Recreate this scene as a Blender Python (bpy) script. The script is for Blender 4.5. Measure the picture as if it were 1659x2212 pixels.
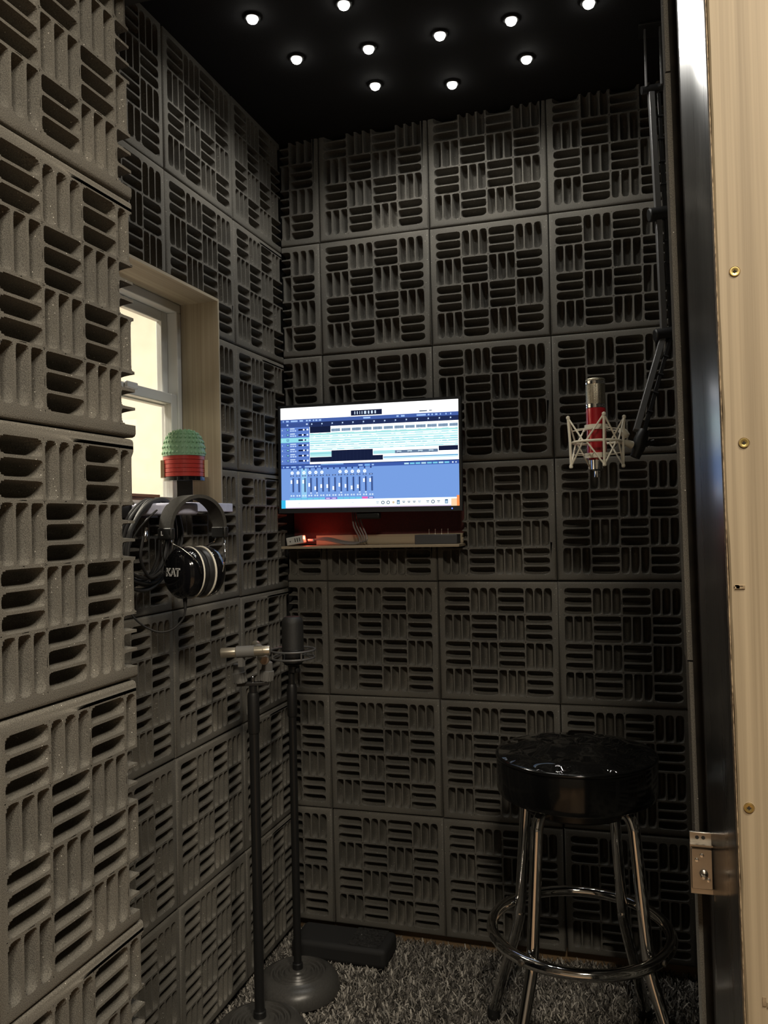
import bpy, bmesh, math, random
from mathutils import Vector, Matrix
import numpy as np

for o in list(bpy.data.objects): bpy.data.objects.remove(o)
S = bpy.context.scene
COL = S.collection
rnd = random.Random(7)

# ------------------------------------------------------------------ camera
cd = bpy.data.cameras.new('camera'); cam = bpy.data.objects.new('camera', cd); COL.objects.link(cam)
RT = Vector((0.955365, 0.294546, -0.022789)); DN = Vector((-0.025291, 0.004686, -0.999669)); FW = Vector((-0.294342, 0.955626, 0.011926))
M = Matrix((RT, -DN, -FW)).transposed().to_4x4(); M.translation = Vector((0.816452, -2.115205, 1.105931))
cam.matrix_world = M
cd.sensor_fit = 'HORIZONTAL'; cd.sensor_width = 36.0; cd.lens = 1814.37 / 1659 * 36; cd.clip_start = 0.02
S.camera = cam

# ------------------------------------------------------------------ world, exposure
w = bpy.data.worlds.new('world'); S.world = w; w.use_nodes = True
w.node_tree.nodes['Background'].inputs[0].default_value = (0.05, 0.047, 0.04, 1)
w.node_tree.nodes['Background'].inputs[1].default_value = 0.1
S.view_settings.view_transform = 'Standard'; S.view_settings.look = 'None'
S.view_settings.exposure = 0.0; S.view_settings.gamma = 1.0; S.view_settings.use_curve_mapping = False

LAMP_OUT = 46.0        # ceiling panel in the room in front of the booth
LAMP_RIGHT = 40.0      # ceiling panel in the same room, right of the doorway
LAMP_SIDE = 105.0       # ceiling panel beyond the window
LED_W = 0.33           # each small ceiling spotlight in the booth
WARM = (1.0, 0.885, 0.715)
def area_lamp(name, loc, sx, sy, power, col):
    l = bpy.data.lights.new(name, 'AREA'); l.shape = 'RECTANGLE'; l.size = sx; l.size_y = sy; l.energy = power; l.color = col
    o = bpy.data.objects.new(name, l); COL.objects.link(o); o.location = loc
    return o
area_lamp('room_lamp_light', (1.08, -2.80, 2.515), 0.34, 0.34, LAMP_OUT, WARM)
area_lamp('right_lamp_light', (1.50, -2.05, 2.515), 0.34, 0.34, LAMP_RIGHT, WARM)
area_lamp('side_lamp_light', (-1.30, -0.60, 2.515), 0.34, 0.34, LAMP_SIDE, (1.0, 0.90, 0.76))

# ------------------------------------------------------------------ materials
def new_mat(name):
    m = bpy.data.materials.new(name); m.use_nodes = True
    return m, m.node_tree, m.node_tree.nodes['Principled BSDF']
def mat(name, col, rough=0.5, metal=0.0, spec=0.5, coat=0.0, emit=None, es=0.0):
    m, nt, b = new_mat(name)
    b.inputs['Base Color'].default_value = (*col, 1); b.inputs['Roughness'].default_value = rough
    b.inputs['Metallic'].default_value = metal; b.inputs['Specular IOR Level'].default_value = spec
    b.inputs['Coat Weight'].default_value = coat
    if emit: b.inputs['Emission Color'].default_value = (*emit, 1); b.inputs['Emission Strength'].default_value = es
    return m
def node(nt, t, **k):
    n = nt.nodes.new(t)
    for a, v in k.items(): setattr(n, a, v)
    return n
def coords(nt, scale=(1, 1, 1), kind='Object'):
    tc = node(nt, 'ShaderNodeTexCoord'); mp = node(nt, 'ShaderNodeMapping'); mp.inputs['Scale'].default_value = scale
    nt.links.new(tc.outputs[kind], mp.inputs[0]); return mp.outputs[0]
def ramp(nt, fac, stops):
    r = node(nt, 'ShaderNodeValToRGB'); e = r.color_ramp.elements
    while len(e) > 1: e.remove(e[-1])
    e[0].position, e[0].color = stops[0][0], (*stops[0][1], 1)
    for p, c in stops[1:]:
        x = e.new(p); x.color = (*c, 1)
    nt.links.new(fac, r.inputs[0]); return r.outputs[0]
def bump(nt, b, h, strength, dist):
    n = node(nt, 'ShaderNodeBump'); n.inputs['Strength'].default_value = strength; n.inputs['Distance'].default_value = dist
    nt.links.new(h, n.inputs['Height']); nt.links.new(n.outputs[0], b.inputs['Normal'])
def noise(nt, vec, scale, detail=3, rough=0.5):
    n = node(nt, 'ShaderNodeTexNoise'); n.inputs['Scale'].default_value = scale; n.inputs['Detail'].default_value = detail
    n.inputs['Roughness'].default_value = rough
    nt.links.new(vec, n.inputs['Vector']); return n.outputs['Fac']

def foam_mat():
    m, nt, b = new_mat('acoustic_foam')
    v = coords(nt)
    fine = noise(nt, v, 900, 2)
    big = noise(nt, v, 9, 2)
    c1 = ramp(nt, fine, [(0.3, (0.086, 0.082, 0.075)), (0.7, (0.196, 0.187, 0.165))])
    c2 = ramp(nt, big, [(0.3, (0.86, 0.86, 0.86)), (0.7, (1.08, 1.06, 1.03))])
    mx = node(nt, 'ShaderNodeMix', data_type='RGBA', blend_type='MULTIPLY'); mx.inputs[0].default_value = 1
    nt.links.new(c1, mx.inputs[6]); nt.links.new(c2, mx.inputs[7])
    vo = node(nt, 'ShaderNodeTexVoronoi'); vo.inputs['Scale'].default_value = 210; nt.links.new(v, vo.inputs['Vector'])
    spot = node(nt, 'ShaderNodeMath', operation='LESS_THAN'); spot.inputs[1].default_value = 0.115; nt.links.new(vo.outputs['Distance'], spot.inputs[0])
    sep = node(nt, 'ShaderNodeSeparateColor'); nt.links.new(vo.outputs['Color'], sep.inputs[0])
    pick = node(nt, 'ShaderNodeMath', operation='GREATER_THAN'); pick.inputs[1].default_value = 0.87; nt.links.new(sep.outputs[0], pick.inputs[0])
    mul = node(nt, 'ShaderNodeMath', operation='MULTIPLY'); nt.links.new(spot.outputs[0], mul.inputs[0]); nt.links.new(pick.outputs[0], mul.inputs[1])
    m2 = node(nt, 'ShaderNodeMix', data_type='RGBA'); nt.links.new(mul.outputs[0], m2.inputs[0])
    nt.links.new(mx.outputs[2], m2.inputs[6]); m2.inputs[7].default_value = (0.75, 0.72, 0.65, 1)
    nt.links.new(m2.outputs[2], b.inputs['Base Color'])
    b.inputs['Roughness'].default_value = 1.0; b.inputs['Specular IOR Level'].default_value = 0.1
    bump(nt, b, fine, 0.5, 0.0012)
    return m
def ply_mat(name, dark, light, axis='z', scale=1.0):
    m, nt, b = new_mat(name)
    st = {'z': (140, 140, 1.2), 'y': (140, 1.2, 140), 'x': (1.2, 140, 140)}[axis]
    v = coords(nt, tuple(s * scale for s in st)); n1 = noise(nt, v, 1.0, 4, 0.6)
    v2 = coords(nt, tuple(s * 0.18 * scale for s in st)); n2 = noise(nt, v2, 1.0, 2)
    a = node(nt, 'ShaderNodeMath', operation='ADD'); nt.links.new(n1, a.inputs[0]); nt.links.new(n2, a.inputs[1])
    h = node(nt, 'ShaderNodeMath', operation='MULTIPLY'); h.inputs[1].default_value = 0.5; nt.links.new(a.outputs[0], h.inputs[0])
    nt.links.new(ramp(nt, h.outputs[0], [(0.38, dark), (0.60, light)]), b.inputs['Base Color'])
    b.inputs['Roughness'].default_value = 0.62
    bump(nt, b, n1, 0.25, 0.0006)
    return m
def black_paint_mat():
    m, nt, b = new_mat('black_gloss_paint')
    v = coords(nt, (120, 120, 1.5)); n = noise(nt, v, 1.0, 4, 0.6)
    nt.links.new(ramp(nt, n, [(0.35, (0.006, 0.006, 0.007)), (0.7, (0.03, 0.03, 0.032))]), b.inputs['Base Color'])
    r = node(nt, 'ShaderNodeMapRange'); r.inputs['To Min'].default_value = 0.20; r.inputs['To Max'].default_value = 0.40; b.inputs['Specular IOR Level'].default_value = 1.0; b.inputs['Coat Weight'].default_value = 1.0; b.inputs['Coat Roughness'].default_value = 0.21; b.inputs['Coat IOR'].default_value = 1.7
    nt.links.new(n, r.inputs['Value']); nt.links.new(r.outputs[0], b.inputs['Roughness'])
    bump(nt, b, n, 0.25, 0.0008)
    return m
def noisy_mat(name, c0, c1, scale, rough, bstr=0.0, bdist=0.001, metal=0.0, spec=0.5, vs=(1, 1, 1)):
    m, nt, b = new_mat(name); n = noise(nt, coords(nt, vs), scale, 3)
    nt.links.new(ramp(nt, n, [(0.3, c0), (0.7, c1)]), b.inputs['Base Color'])
    b.inputs['Roughness'].default_value = rough; b.inputs['Metallic'].default_value = metal; b.inputs['Specular IOR Level'].default_value = spec
    if bstr: bump(nt, b, n, bstr, bdist)
    return m
def vinyl_mat():
    m, nt, b = new_mat('black_vinyl')
    b.inputs['Base Color'].default_value = (0.004, 0.004, 0.004, 1); b.inputs['Roughness'].default_value = 0.04
    b.inputs['Specular IOR Level'].default_value = 0.6
    n = noise(nt, coords(nt, (1, 1, 0.3)), 11, 1, 0.4); bump(nt, b, n, 1.0, 0.05)
    return m
def carpet_mat():
    m, nt, b = new_mat('shag_carpet')
    g = node(nt, 'ShaderNodeNewGeometry')
    nt.links.new(ramp(nt, g.outputs['Random Per Island'], [(0.0, (0.035, 0.032, 0.028)), (0.5, (0.20, 0.185, 0.165)), (1.0, (0.66, 0.62, 0.55))]), b.inputs['Base Color'])
    b.inputs['Roughness'].default_value = 0.85
    return m
def mesh_grille_mat():
    m, nt, b = new_mat('wire_grille')
    b.inputs['Metallic'].default_value = 1.0; b.inputs['Roughness'].default_value = 0.35
    v = coords(nt)
    vo = node(nt, 'ShaderNodeTexVoronoi'); vo.inputs['Scale'].default_value = 420; vo.inputs['Randomness'].default_value = 0.15
    nt.links.new(v, vo.inputs['Vector'])
    nt.links.new(ramp(nt, vo.outputs['Distance'], [(0.25, (0.09, 0.08, 0.06)), (0.5, (0.62, 0.58, 0.48))]), b.inputs['Base Color'])
    bump(nt, b, vo.outputs['Distance'], 0.6, 0.001)
    return m
def display_mat():
    m = bpy.data.materials.new('screen_image'); m.use_nodes = True; nt = m.node_tree; nt.nodes.clear()
    a = node(nt, 'ShaderNodeAttribute', attribute_name='ui'); e = node(nt, 'ShaderNodeEmission'); e.inputs[1].default_value = 1.0
    o = node(nt, 'ShaderNodeOutputMaterial'); nt.links.new(a.outputs['Color'], e.inputs[0]); nt.links.new(e.outputs[0], o.inputs[0])
    return m
def glass_mat():
    m = bpy.data.materials.new('window_glass'); m.use_nodes = True; nt = m.node_tree; nt.nodes.clear()
    t = node(nt, 'ShaderNodeBsdfTransparent'); g = node(nt, 'ShaderNodeBsdfGlossy'); g.inputs['Roughness'].default_value = 0.02
    t.inputs[0].default_value = (0.95, 0.96, 0.95, 1)
    mx = node(nt, 'ShaderNodeMixShader'); mx.inputs[0].default_value = 0.05; o = node(nt, 'ShaderNodeOutputMaterial')
    nt.links.new(t.outputs[0], mx.inputs[1]); nt.links.new(g.outputs[0], mx.inputs[2]); nt.links.new(mx.outputs[0], o.inputs[0])
    return m

MT = dict(
    foam=foam_mat(),
    ply=ply_mat('plywood', (0.20, 0.155, 0.098), (0.34, 0.275, 0.185)),
    ply_x=ply_mat('plywood_shelf', (0.27, 0.21, 0.14), (0.43, 0.36, 0.25), 'x'),
    ply_grey=ply_mat('plywood_reveal', (0.24, 0.20, 0.14), (0.40, 0.345, 0.25)),
    ply_grey_y=ply_mat('plywood_reveal_top', (0.24, 0.20, 0.14), (0.40, 0.345, 0.25), 'y'),
    ply_edge=noisy_mat('plywood_edge', (0.10, 0.065, 0.035), (0.42, 0.32, 0.2), 60, 0.8, vs=(1, 1, 3)),
    paint=black_paint_mat(),
    seal=noisy_mat('dark_brown_felt', (0.005, 0.0045, 0.004), (0.02, 0.017, 0.013), 45, 0.95, 0.4, 0.002),
    ceil=noisy_mat('black_fabric', (0.016, 0.016, 0.017), (0.028, 0.028, 0.029), 600, 0.95, 0.2, 0.001, spec=0.15),
    wall=mat('black_wall', (0.012, 0.012, 0.012), 0.9),
    red=noisy_mat('dark_red_paint', (0.055, 0.006, 0.006), (0.085, 0.010, 0.009), 300, 0.6),
    wood=ply_mat('baseboard_wood', (0.16, 0.10, 0.055), (0.30, 0.20, 0.11), 'x'),
    hall=noisy_mat('hall_wall', (0.13, 0.12, 0.105), (0.16, 0.15, 0.13), 14, 0.85),
    cream=noisy_mat('cream_wall', (0.80, 0.74, 0.63), (0.86, 0.80, 0.69), 14, 0.8, 0.15, 0.004),
    white=mat('white_vinyl', (0.66, 0.67, 0.66), 0.35), glass=glass_mat(),
    pale=noisy_mat('white_edge_monitor_lit', (0.58, 0.60, 0.78), (0.68, 0.70, 0.88), 90, 0.5),  # white shelf and peg, with the monitor's blue light put into the colour
    outfloor=ply_mat('hall_floor', (0.16, 0.10, 0.06), (0.3, 0.2, 0.12), 'y', 0.3),
    carpet=carpet_mat(), carpet_base=mat('carpet_backing', (0.03, 0.029, 0.027), 1.0),
    chrome=mat('chrome', (0.80, 0.79, 0.77), 0.07, 1.0), steel=noisy_mat('brushed_steel', (0.42, 0.39, 0.35), (0.60, 0.56, 0.5), 30, 0.32, metal=1.0),
    brass=mat('brass_screw', (0.65, 0.50, 0.20), 0.35, 1.0),
    vinyl=vinyl_mat(), vinyl_side=mat('black_vinyl_side', (0.004, 0.004, 0.004), 0.12),
    blk=mat('black_plastic', (0.012, 0.012, 0.012), 0.45), blkgloss=mat('gloss_black_plastic', (0.005, 0.005, 0.006), 0.10, coat=0.4),
    blkmetal=mat('black_metal', (0.014, 0.014, 0.014), 0.33), blkmatte=mat('matt_black', (0.018, 0.018, 0.018), 0.75),
    base=noisy_mat('cast_iron_base', (0.055, 0.053, 0.049), (0.075, 0.072, 0.067), 250, 0.33, 0.15, 0.0006),
    tube=mat('grey_black_tube', (0.22, 0.22, 0.22), 0.36, 0.6),
    rubber=mat('rubber', (0.016, 0.016, 0.016), 0.6), cushion=noisy_mat('ear_cushion', (0.012, 0.012, 0.012), (0.03, 0.03, 0.032), 40, 0.38, 0.3, 0.002),
    band=noisy_mat('headband_fabric', (0.030, 0.029, 0.026), (0.050, 0.047, 0.042), 500, 0.9, 0.3, 0.0008),
    ivory=mat('ivory_paint', (0.82, 0.79, 0.66), 0.45), redlac=mat('red_lacquer', (0.44, 0.016, 0.026), 0.24, 0.2, coat=0.5),
    grille=mesh_grille_mat(), darkgrille=noisy_mat('dark_grille', (0.008, 0.008, 0.008), (0.035, 0.034, 0.032), 900, 0.5, 0.6, 0.001),
    silver=mat('champagne_silver', (0.66, 0.60, 0.48), 0.30, 0.85), copper=mat('copper_cap', (0.48, 0.36, 0.27), 0.5, 0.4),
    clip=mat('grey_rubber_clip', (0.15, 0.147, 0.138), 0.6),
    bezel=mat('monitor_bezel', (0.028, 0.030, 0.032), 0.4), screen=display_mat(),
    ledwhite=mat('lit_lens', (1, 1, 1), 0.3, emit=(1.0, 0.97, 0.88), es=22.0),
    blueled=mat('blue_led', (0.0, 0.0, 0.1), 0.3, emit=(0.08, 0.15, 1.0), es=4.0),
    redled=mat('red_led', (0.2, 0.0, 0.0), 0.3, emit=(1.0, 0.10, 0.04), es=26.0),
    diffuser=mat('lamp_diffuser', (0.9, 0.9, 0.85), 0.5, emit=(1.0, 0.9, 0.72), es=3.0),
    offwhite=mat('offwhite_plastic', (0.50, 0.49, 0.46), 0.5), dgrey=mat('dark_grey_metal', (0.06, 0.06, 0.062), 0.45),
    greycable=mat('grey_cable', (0.20, 0.195, 0.19), 0.4), greyshade=mat('grey_shade', (0.42, 0.41, 0.37), 0.7), greyshade2=mat('grey_shade_dark', (0.22, 0.215, 0.2), 0.7),
    green=mat('sand_green_plastic', (0.20, 0.36, 0.22), 0.35), brick_red=mat('dark_red_plastic', (0.36, 0.035, 0.028), 0.3),
    tanp=mat('tan_plastic', (0.48, 0.39, 0.22), 0.4), slat=ply_mat('brown_slat', (0.14, 0.055, 0.025), (0.27, 0.12, 0.06), 'y'),
    whiteprint=mat('white_print', (0.8, 0.8, 0.8), 0.5), whitetrim=mat('white_trim', (0.72, 0.69, 0.60), 0.4),
    glitter=noisy_mat('black_leatherette', (0.02, 0.02, 0.02), (0.05, 0.05, 0.05), 120, 0.12, 0.8, 0.004),
)

# ------------------------------------------------------------------ mesh helpers
class MB:
    def __init__(s): s.v = []; s.f = []
    def add(s, vs, fs):
        n = len(s.v); s.v += [tuple(p) for p in vs]; s.f += [tuple(i + n for i in f) for f in fs]; return s
    def box(s, x0, x1, y0, y1, z0, z1, m=None):
        vs = [Vector((x, y, z)) for z in (z0, z1) for y in (y0, y1) for x in (x0, x1)]
        if m is not None: vs = [m @ p for p in vs]
        return s.add(vs, [(0, 2, 3, 1), (4, 5, 7, 6), (0, 1, 5, 4), (2, 6, 7, 3), (0, 4, 6, 2), (1, 3, 7, 5)])
    def prism(s, poly, z0, z1, m=None, lean=0.0, zc=0.0):
        n = len(poly); vs = [Vector((x + lean * (z - zc), y, z)) for z in (z0, z1) for x, y in poly]
        if m is not None: vs = [m @ p for p in vs]
        return s.add(vs, [tuple(range(n - 1, -1, -1)), tuple(range(n, 2 * n))] + [(i, (i + 1) % n, n + (i + 1) % n, n + i) for i in range(n)])
    def tube(s, pts, r, seg=10, closed=False):
        pts = [Vector(p) for p in pts]; n = len(pts)
        rs = r if isinstance(r, (list, tuple)) else [r] * n
        t = []
        for i in range(n):
            if closed: d = pts[(i + 1) % n] - pts[i - 1]
            else: d = pts[min(i + 1, n - 1)] - pts[max(i - 1, 0)]
            t.append(d.normalized())
        u = t[0].orthogonal().normalized(); base = len(s.v)
        for i in range(n):
            if i: u = (u - t[i] * u.dot(t[i])).normalized()
            b = t[i].cross(u)
            for k in range(seg):
                a = 2 * math.pi * k / seg; s.v.append(tuple(pts[i] + (u * math.cos(a) + b * math.sin(a)) * rs[i]))
        for i in range(n if closed else n - 1):
            j = (i + 1) % n
            if closed and j == 0:
                # best matching twist
                p0 = Vector(s.v[base + i * seg]); off = min(range(seg), key=lambda q: (Vector(s.v[base + q]) - p0).length)
            else: off = 0
            for k in range(seg):
                s.f.append((base + i * seg + k, base + i * seg + (k + 1) % seg, base + j * seg + (k + 1 + off) % seg, base + j * seg + (k + off) % seg))
        if not closed:
            s.f.append(tuple(base + k for k in range(seg - 1, -1, -1))); s.f.append(tuple(base + (n - 1) * seg + k for k in range(seg)))
        return s
    def lathe(s, prof, seg=32, m=None, sy=1.0):
        base = len(s.v); n = len(prof)
        for r, z in prof:
            for k in range(seg):
                a = 2 * math.pi * k / seg; p = Vector((r * math.cos(a), r * sy * math.sin(a), z)); s.v.append(tuple(m @ p if m is not None else p))
        for i in range(n - 1):
            for k in range(seg):
                s.f.append((base + i * seg + k, base + i * seg + (k + 1) % seg, base + (i + 1) * seg + (k + 1) % seg, base + (i + 1) * seg + k))
        s.f.append(tuple(base + k for k in range(seg - 1, -1, -1))); s.f.append(tuple(base + (n - 1) * seg + k for k in range(seg)))
        return s
    def build(s, name, m, parent=None, angle=35, bevel=0.0, bseg=2):
        me = bpy.data.meshes.new(name); me.from_pydata(s.v, [], s.f); me.update()
        return mobj(name, me, m, parent, angle, bevel, bseg)
def mobj(name, me, m, parent=None, angle=35, bevel=0.0, bseg=2):
    if m is not None and not me.materials: me.materials.append(MT[m] if isinstance(m, str) else m)
    bm = bmesh.new(); bm.from_mesh(me); bmesh.ops.recalc_face_normals(bm, faces=bm.faces); bm.to_mesh(me); bm.free()
    me.polygons.foreach_set('use_smooth', [True] * len(me.polygons)); me.set_sharp_from_angle(angle=math.radians(angle))
    o = bpy.data.objects.new(name, me); COL.objects.link(o); o.parent = parent
    if bevel:
        b = o.modifiers.new('bevel', 'BEVEL'); b.width = bevel; b.segments = bseg; b.limit_method = 'ANGLE'; b.angle_limit = math.radians(40)
    return o
def tag(o, label, cat, group=None):
    o['label'] = label; o['category'] = cat
    if group: o['group'] = group
    return o
def thing(name, label, cat, loc=(0, 0, 0), rz=0.0, group=None):
    o = bpy.data.objects.new(name, None); COL.objects.link(o); o.location = loc; o.rotation_euler = (0, 0, rz); o.empty_display_size = 0.05
    return tag(o, label, cat, group)
def struct(o, label=None, cat=None):
    o['kind'] = 'structure'
    if label: o['label'] = label
    return o
def along(p0, p1):
    p0, p1 = Vector(p0), Vector(p1); z = (p1 - p0).normalized(); x = z.orthogonal().normalized(); y = z.cross(x)
    m = Matrix((x, y, z)).transposed().to_4x4(); m.translation = p0; return m
def copy_tree(o, parent=None):
    c = o.copy(); COL.objects.link(c); c.parent = parent
    for ch in list(o.children): copy_tree(ch, c)
    return c
def smooth_path(pts, n=8, closed=False):
    P = [Vector(p) for p in pts]; out = []; N = len(P)
    for i in range(N if closed else N - 1):
        g = lambda k: P[k % N] if closed else P[max(0, min(N - 1, k))]
        p0, p1, p2, p3 = g(i - 1), g(i), g(i + 1), g(i + 2)
        for k in range(n):
            t = k / n
            out.append(0.5 * ((2 * p1) + (p2 - p0) * t + (2 * p0 - 5 * p1 + 4 * p2 - p3) * t * t + (3 * p1 - p0 - 3 * p2 + p3) * t ** 3))
    if not closed: out.append(P[-1])
    return out
def text_mesh(txt, size, extrude=0.0002, offset=0.0, shear=0.0):
    c = bpy.data.curves.new('txt', 'FONT'); c.body = txt; c.size = size; c.extrude = extrude; c.offset = offset; c.shear = shear
    c.align_x = 'CENTER'; c.align_y = 'CENTER'; c.resolution_u = 3
    o = bpy.data.objects.new('txt', c); COL.objects.link(o)
    me = bpy.data.meshes.new_from_object(o.evaluated_get(bpy.context.evaluated_depsgraph_get()))
    bpy.data.objects.remove(o); return me

# ------------------------------------------------------------------ acoustic foam tiles
T = 0.305; TD = 0.05
XL = -0.1127          # foam face of the left wall
YB = 0.0              # foam face of the back wall
XR = 0.955            # foam face of the right wall
ZC = 2.15             # ceiling
Z0 = 1.865            # first seam below the ceiling on the back wall
def tile_bm(seed):
    r = random.Random(seed); bm = bmesh.new()
    mg, cell = 0.0145, (T - 0.029) / 4; pit = cell / 3
    US = [-1.0, -0.97, -0.86, -0.62, -0.3, 0.0, 0.3, 0.62, 0.86, 0.97, 1.0]
    VS = [-1.0, -0.985, -0.93, -0.8, -0.4, 0.0, 0.4, 0.8, 0.93, 0.985, 1.0]
    def patch(cx, cz, hu, hv, horiz, D, ou, ov):
        # groove: hv long half size, hu short half size
        wu = hu - 0.0017; wv = hv - 0.0020
        us = [-hu] + [u * wu for u in US] + [hu]; vs = [-hv] + [v * wv for v in VS] + [hv]
        g = []
        for a in us:
            row = []
            for b in vs:
                vb = min(1, abs(b) / wv)
                lim = wu * (1 - 0.62 * vb ** 5) if ou * a > 0 else wu
                ua = min(1, abs(a) / lim)
                d = D * max(0.0, 1 - ua ** 2.2 - vb ** (4.5 if ov * b > 0 else 10)) ** 0.58
                x, z = (cx + b, cz + a) if horiz else (cx + a, cz + b)
                row.append(bm.verts.new((x, d, z)))
            g.append(row)
        for i in range(len(us) - 1):
            for j in range(len(vs) - 1): bm.faces.new((g[i][j], g[i + 1][j], g[i + 1][j + 1], g[i][j + 1]))
    for ci in range(4):
        for ri in range(4):
            horiz = (ci + ri) % 2 == 0      # ri counts from the top
            cx = mg + (ci + 0.5) * cell; cz = T - mg - (ri + 0.5) * cell
            for k in (-1, 0, 1):
                D = 0.032 + r.uniform(-0.0015, 0.0015)
                ex = -1 if ci == 0 else 1 if ci == 3 else 0; ez = 1 if ri == 0 else -1 if ri == 3 else 0
                if horiz: patch(cx, cz + k * pit, pit / 2, cell / 2, True, D, ez if k == ez else 0, ex)
                else: patch(cx + k * pit, cz, pit / 2, cell / 2, False, D, ex if k == ex else 0, ez)
    e = 0.001
    rings = [(mg, 0.0), (e + 0.005, 0.0), (e + 0.0018, 0.0012), (e, 0.005), (e, TD)]
    prev = None
    for ins, d in rings:
        cur = [bm.verts.new(p) for p in ((ins, d, ins), (T - ins, d, ins), (T - ins, d, T - ins), (ins, d, T - ins))]
        if prev:
            for k in range(4): bm.faces.new((prev[k], prev[(k + 1) % 4], cur[(k + 1) % 4], cur[k]))
        prev = cur
    bm.faces.new(prev)
    bmesh.ops.remove_doubles(bm, verts=bm.verts, dist=1e-5)
    return bm
_FULL = [tile_bm(s) for s in (1, 2, 3)]
_cache = {}
def cut_rect(bm, x0, x1, z0, z1):
    for ax, val, sgn in ((0, x0, -1), (0, x1, 1), (2, z0, -1), (2, z1, 1)):
        if (sgn < 0 and val <= 0.0011) or (sgn > 0 and val >= T - 0.0011): continue
        co = Vector((0, 0, 0)); co[ax] = val; no = Vector((0, 0, 0)); no[ax] = sgn
        bmesh.ops.bisect_plane(bm, geom=bm.verts[:] + bm.edges[:] + bm.faces[:], dist=1e-6, plane_co=co, plane_no=no, clear_outer=True)
        bmesh.ops.remove_doubles(bm, verts=bm.verts, dist=1e-5)
        ot = 2 - ax
        cv = [v for v in bm.verts if abs(v.co[ax] - val) < 2e-5]
        top = sorted([v for v in cv if v.co.y < TD - 1e-4], key=lambda v: (v.co[ot], -v.co.y))
        bot = sorted([v for v in cv if v.co.y >= TD - 1e-4], key=lambda v: -v.co[ot])
        # order the side columns properly
        lo, hi = top[0].co[ot], top[-1].co[ot]
        a = sorted([v for v in top if abs(v.co[ot] - lo) < 1e-5], key=lambda v: -v.co.y)
        c = sorted([v for v in top if abs(v.co[ot] - hi) < 1e-5], key=lambda v: v.co.y)
        b = [v for v in top if v not in a and v not in c]
        loop = a + b + c + bot
        try:
            bm.faces.new([bm.verts.new(v.co) for v in loop])
        except ValueError: pass
def tile_mesh(var, rects=None):
    key = (var, tuple(tuple(round(q, 4) for q in r) for r in rects) if rects else None)
    if key in _cache: return _cache[key]
    me = bpy.data.meshes.new('acoustic_foam_tile')
    if not rects: _FULL[var].to_mesh(me)
    else:
        out = bmesh.new()
        for r in rects:
            b = _FULL[var].copy(); cut_rect(b, *r); tmp = bpy.data.meshes.new('t'); b.to_mesh(tmp); b.free(); out.from_mesh(tmp); bpy.data.meshes.remove(tmp)
        out.to_mesh(me); out.free()
    me.materials.append(MT['foam'])
    me.polygons.foreach_set('use_smooth', [True] * len(me.polygons)); me.set_sharp_from_angle(angle=math.radians(50))
    _cache[key] = me; return me
def place_tile(parent, loc, rz, rects=None, jit=1.0):
    o = bpy.data.objects.new('acoustic_foam_tile', tile_mesh(rnd.randrange(3) if not rects else 0, rects)); COL.objects.link(o); o.parent = parent
    d = Vector((rnd.uniform(-0.001, 0.001), rnd.uniform(-0.0015, 0.001), rnd.uniform(-0.0008, 0.0008))) * jit
    o.location = Vector(loc) + Matrix.Rotation(rz, 3, 'Z') @ d
    o.rotation_euler = (rnd.uniform(-0.003, 0.003) * jit, rnd.uniform(-0.004, 0.004) * jit, rz)
    return o
def sub_rects(x0, x1, z0, z1, hole):
    """rectangle minus hole, as rectangles (all wall coordinates)"""
    hx0, hx1, hz0, hz1 = hole
    hx0, hx1, hz0, hz1 = max(hx0, x0), min(hx1, x1), max(hz0, z0), min(hz1, z1)
    if hx0 >= hx1 or hz0 >= hz1: return [(x0, x1, z0, z1)]
    out = []
    if hz1 < z1: out.append((x0, x1, hz1, z1))
    if z0 < hz0: out.append((x0, x1, z0, hz0))
    if x0 < hx0: out.append((x0, hx0, hz0, hz1))
    if hx1 < x1: out.append((hx1, x1, hz0, hz1))
    return out
def tile_wall(parent, to_world, rz, cols, rows, bounds, hole=None):
    """cols/rows: lower-left positions of tiles in wall coordinates (s, z)"""
    b0, b1, c0, c1 = bounds
    for s in cols:
        for z in rows:
            x0, x1, z0, z1 = max(s, b0), min(s + T, b1), max(z, c0), min(z + T, c1)
            if x1 - x0 < 0.012 or z1 - z0 < 0.012: continue
            rs = sub_rects(x0, x1, z0, z1, hole) if hole else [(x0, x1, z0, z1)]
            rs = [(a - s, b - s, c - z, d - z) for a, b, c, d in rs if b - a > 0.006 and d - c > 0.006]
            if not rs: continue
            full = len(rs) == 1 and rs[0][1] - rs[0][0] > T - 0.002 and rs[0][3] - rs[0][2] > T - 0.002
            place_tile(parent, to_world(s, z), rz, None if full else rs, 1.0 if full else 0.4)

# ------------------------------------------------------------------ booth shell
ZT = ZC
wall_back = struct(MB().box(-0.26, 1.06, 0.0505, 0.13, -0.03, 2.25).build('wall_back', 'wall'), 'black back wall of the booth clad in charcoal foam tiles')
NX0, NX1, NZ0, NZ1 = -0.13, 0.374, 1.046, 1.40
tile_wall(wall_back, lambda s, z: (s, YB, z), 0.0, [-T, 0, T, 2 * T, 3 * T], [Z0 - T * k for k in range(-1, 7)], (XL + 0.001, XR - 0.001, 0.02, ZC - 0.001), (NX0, NX1, NZ0, NZ1))
struct(MB().box(XL + 0.003, NX1 - 0.002, 0.042, 0.0504, 1.05, 1.40).build('trim_1', 'red'), 'dark red painted board behind the monitor')
struct(MB().box(XL - 0.04, XR, 0.036, 0.05, -0.01, 0.036).build('baseboard_back', 'wood'), 'bare brown wooden baseboard under the foam')

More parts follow.
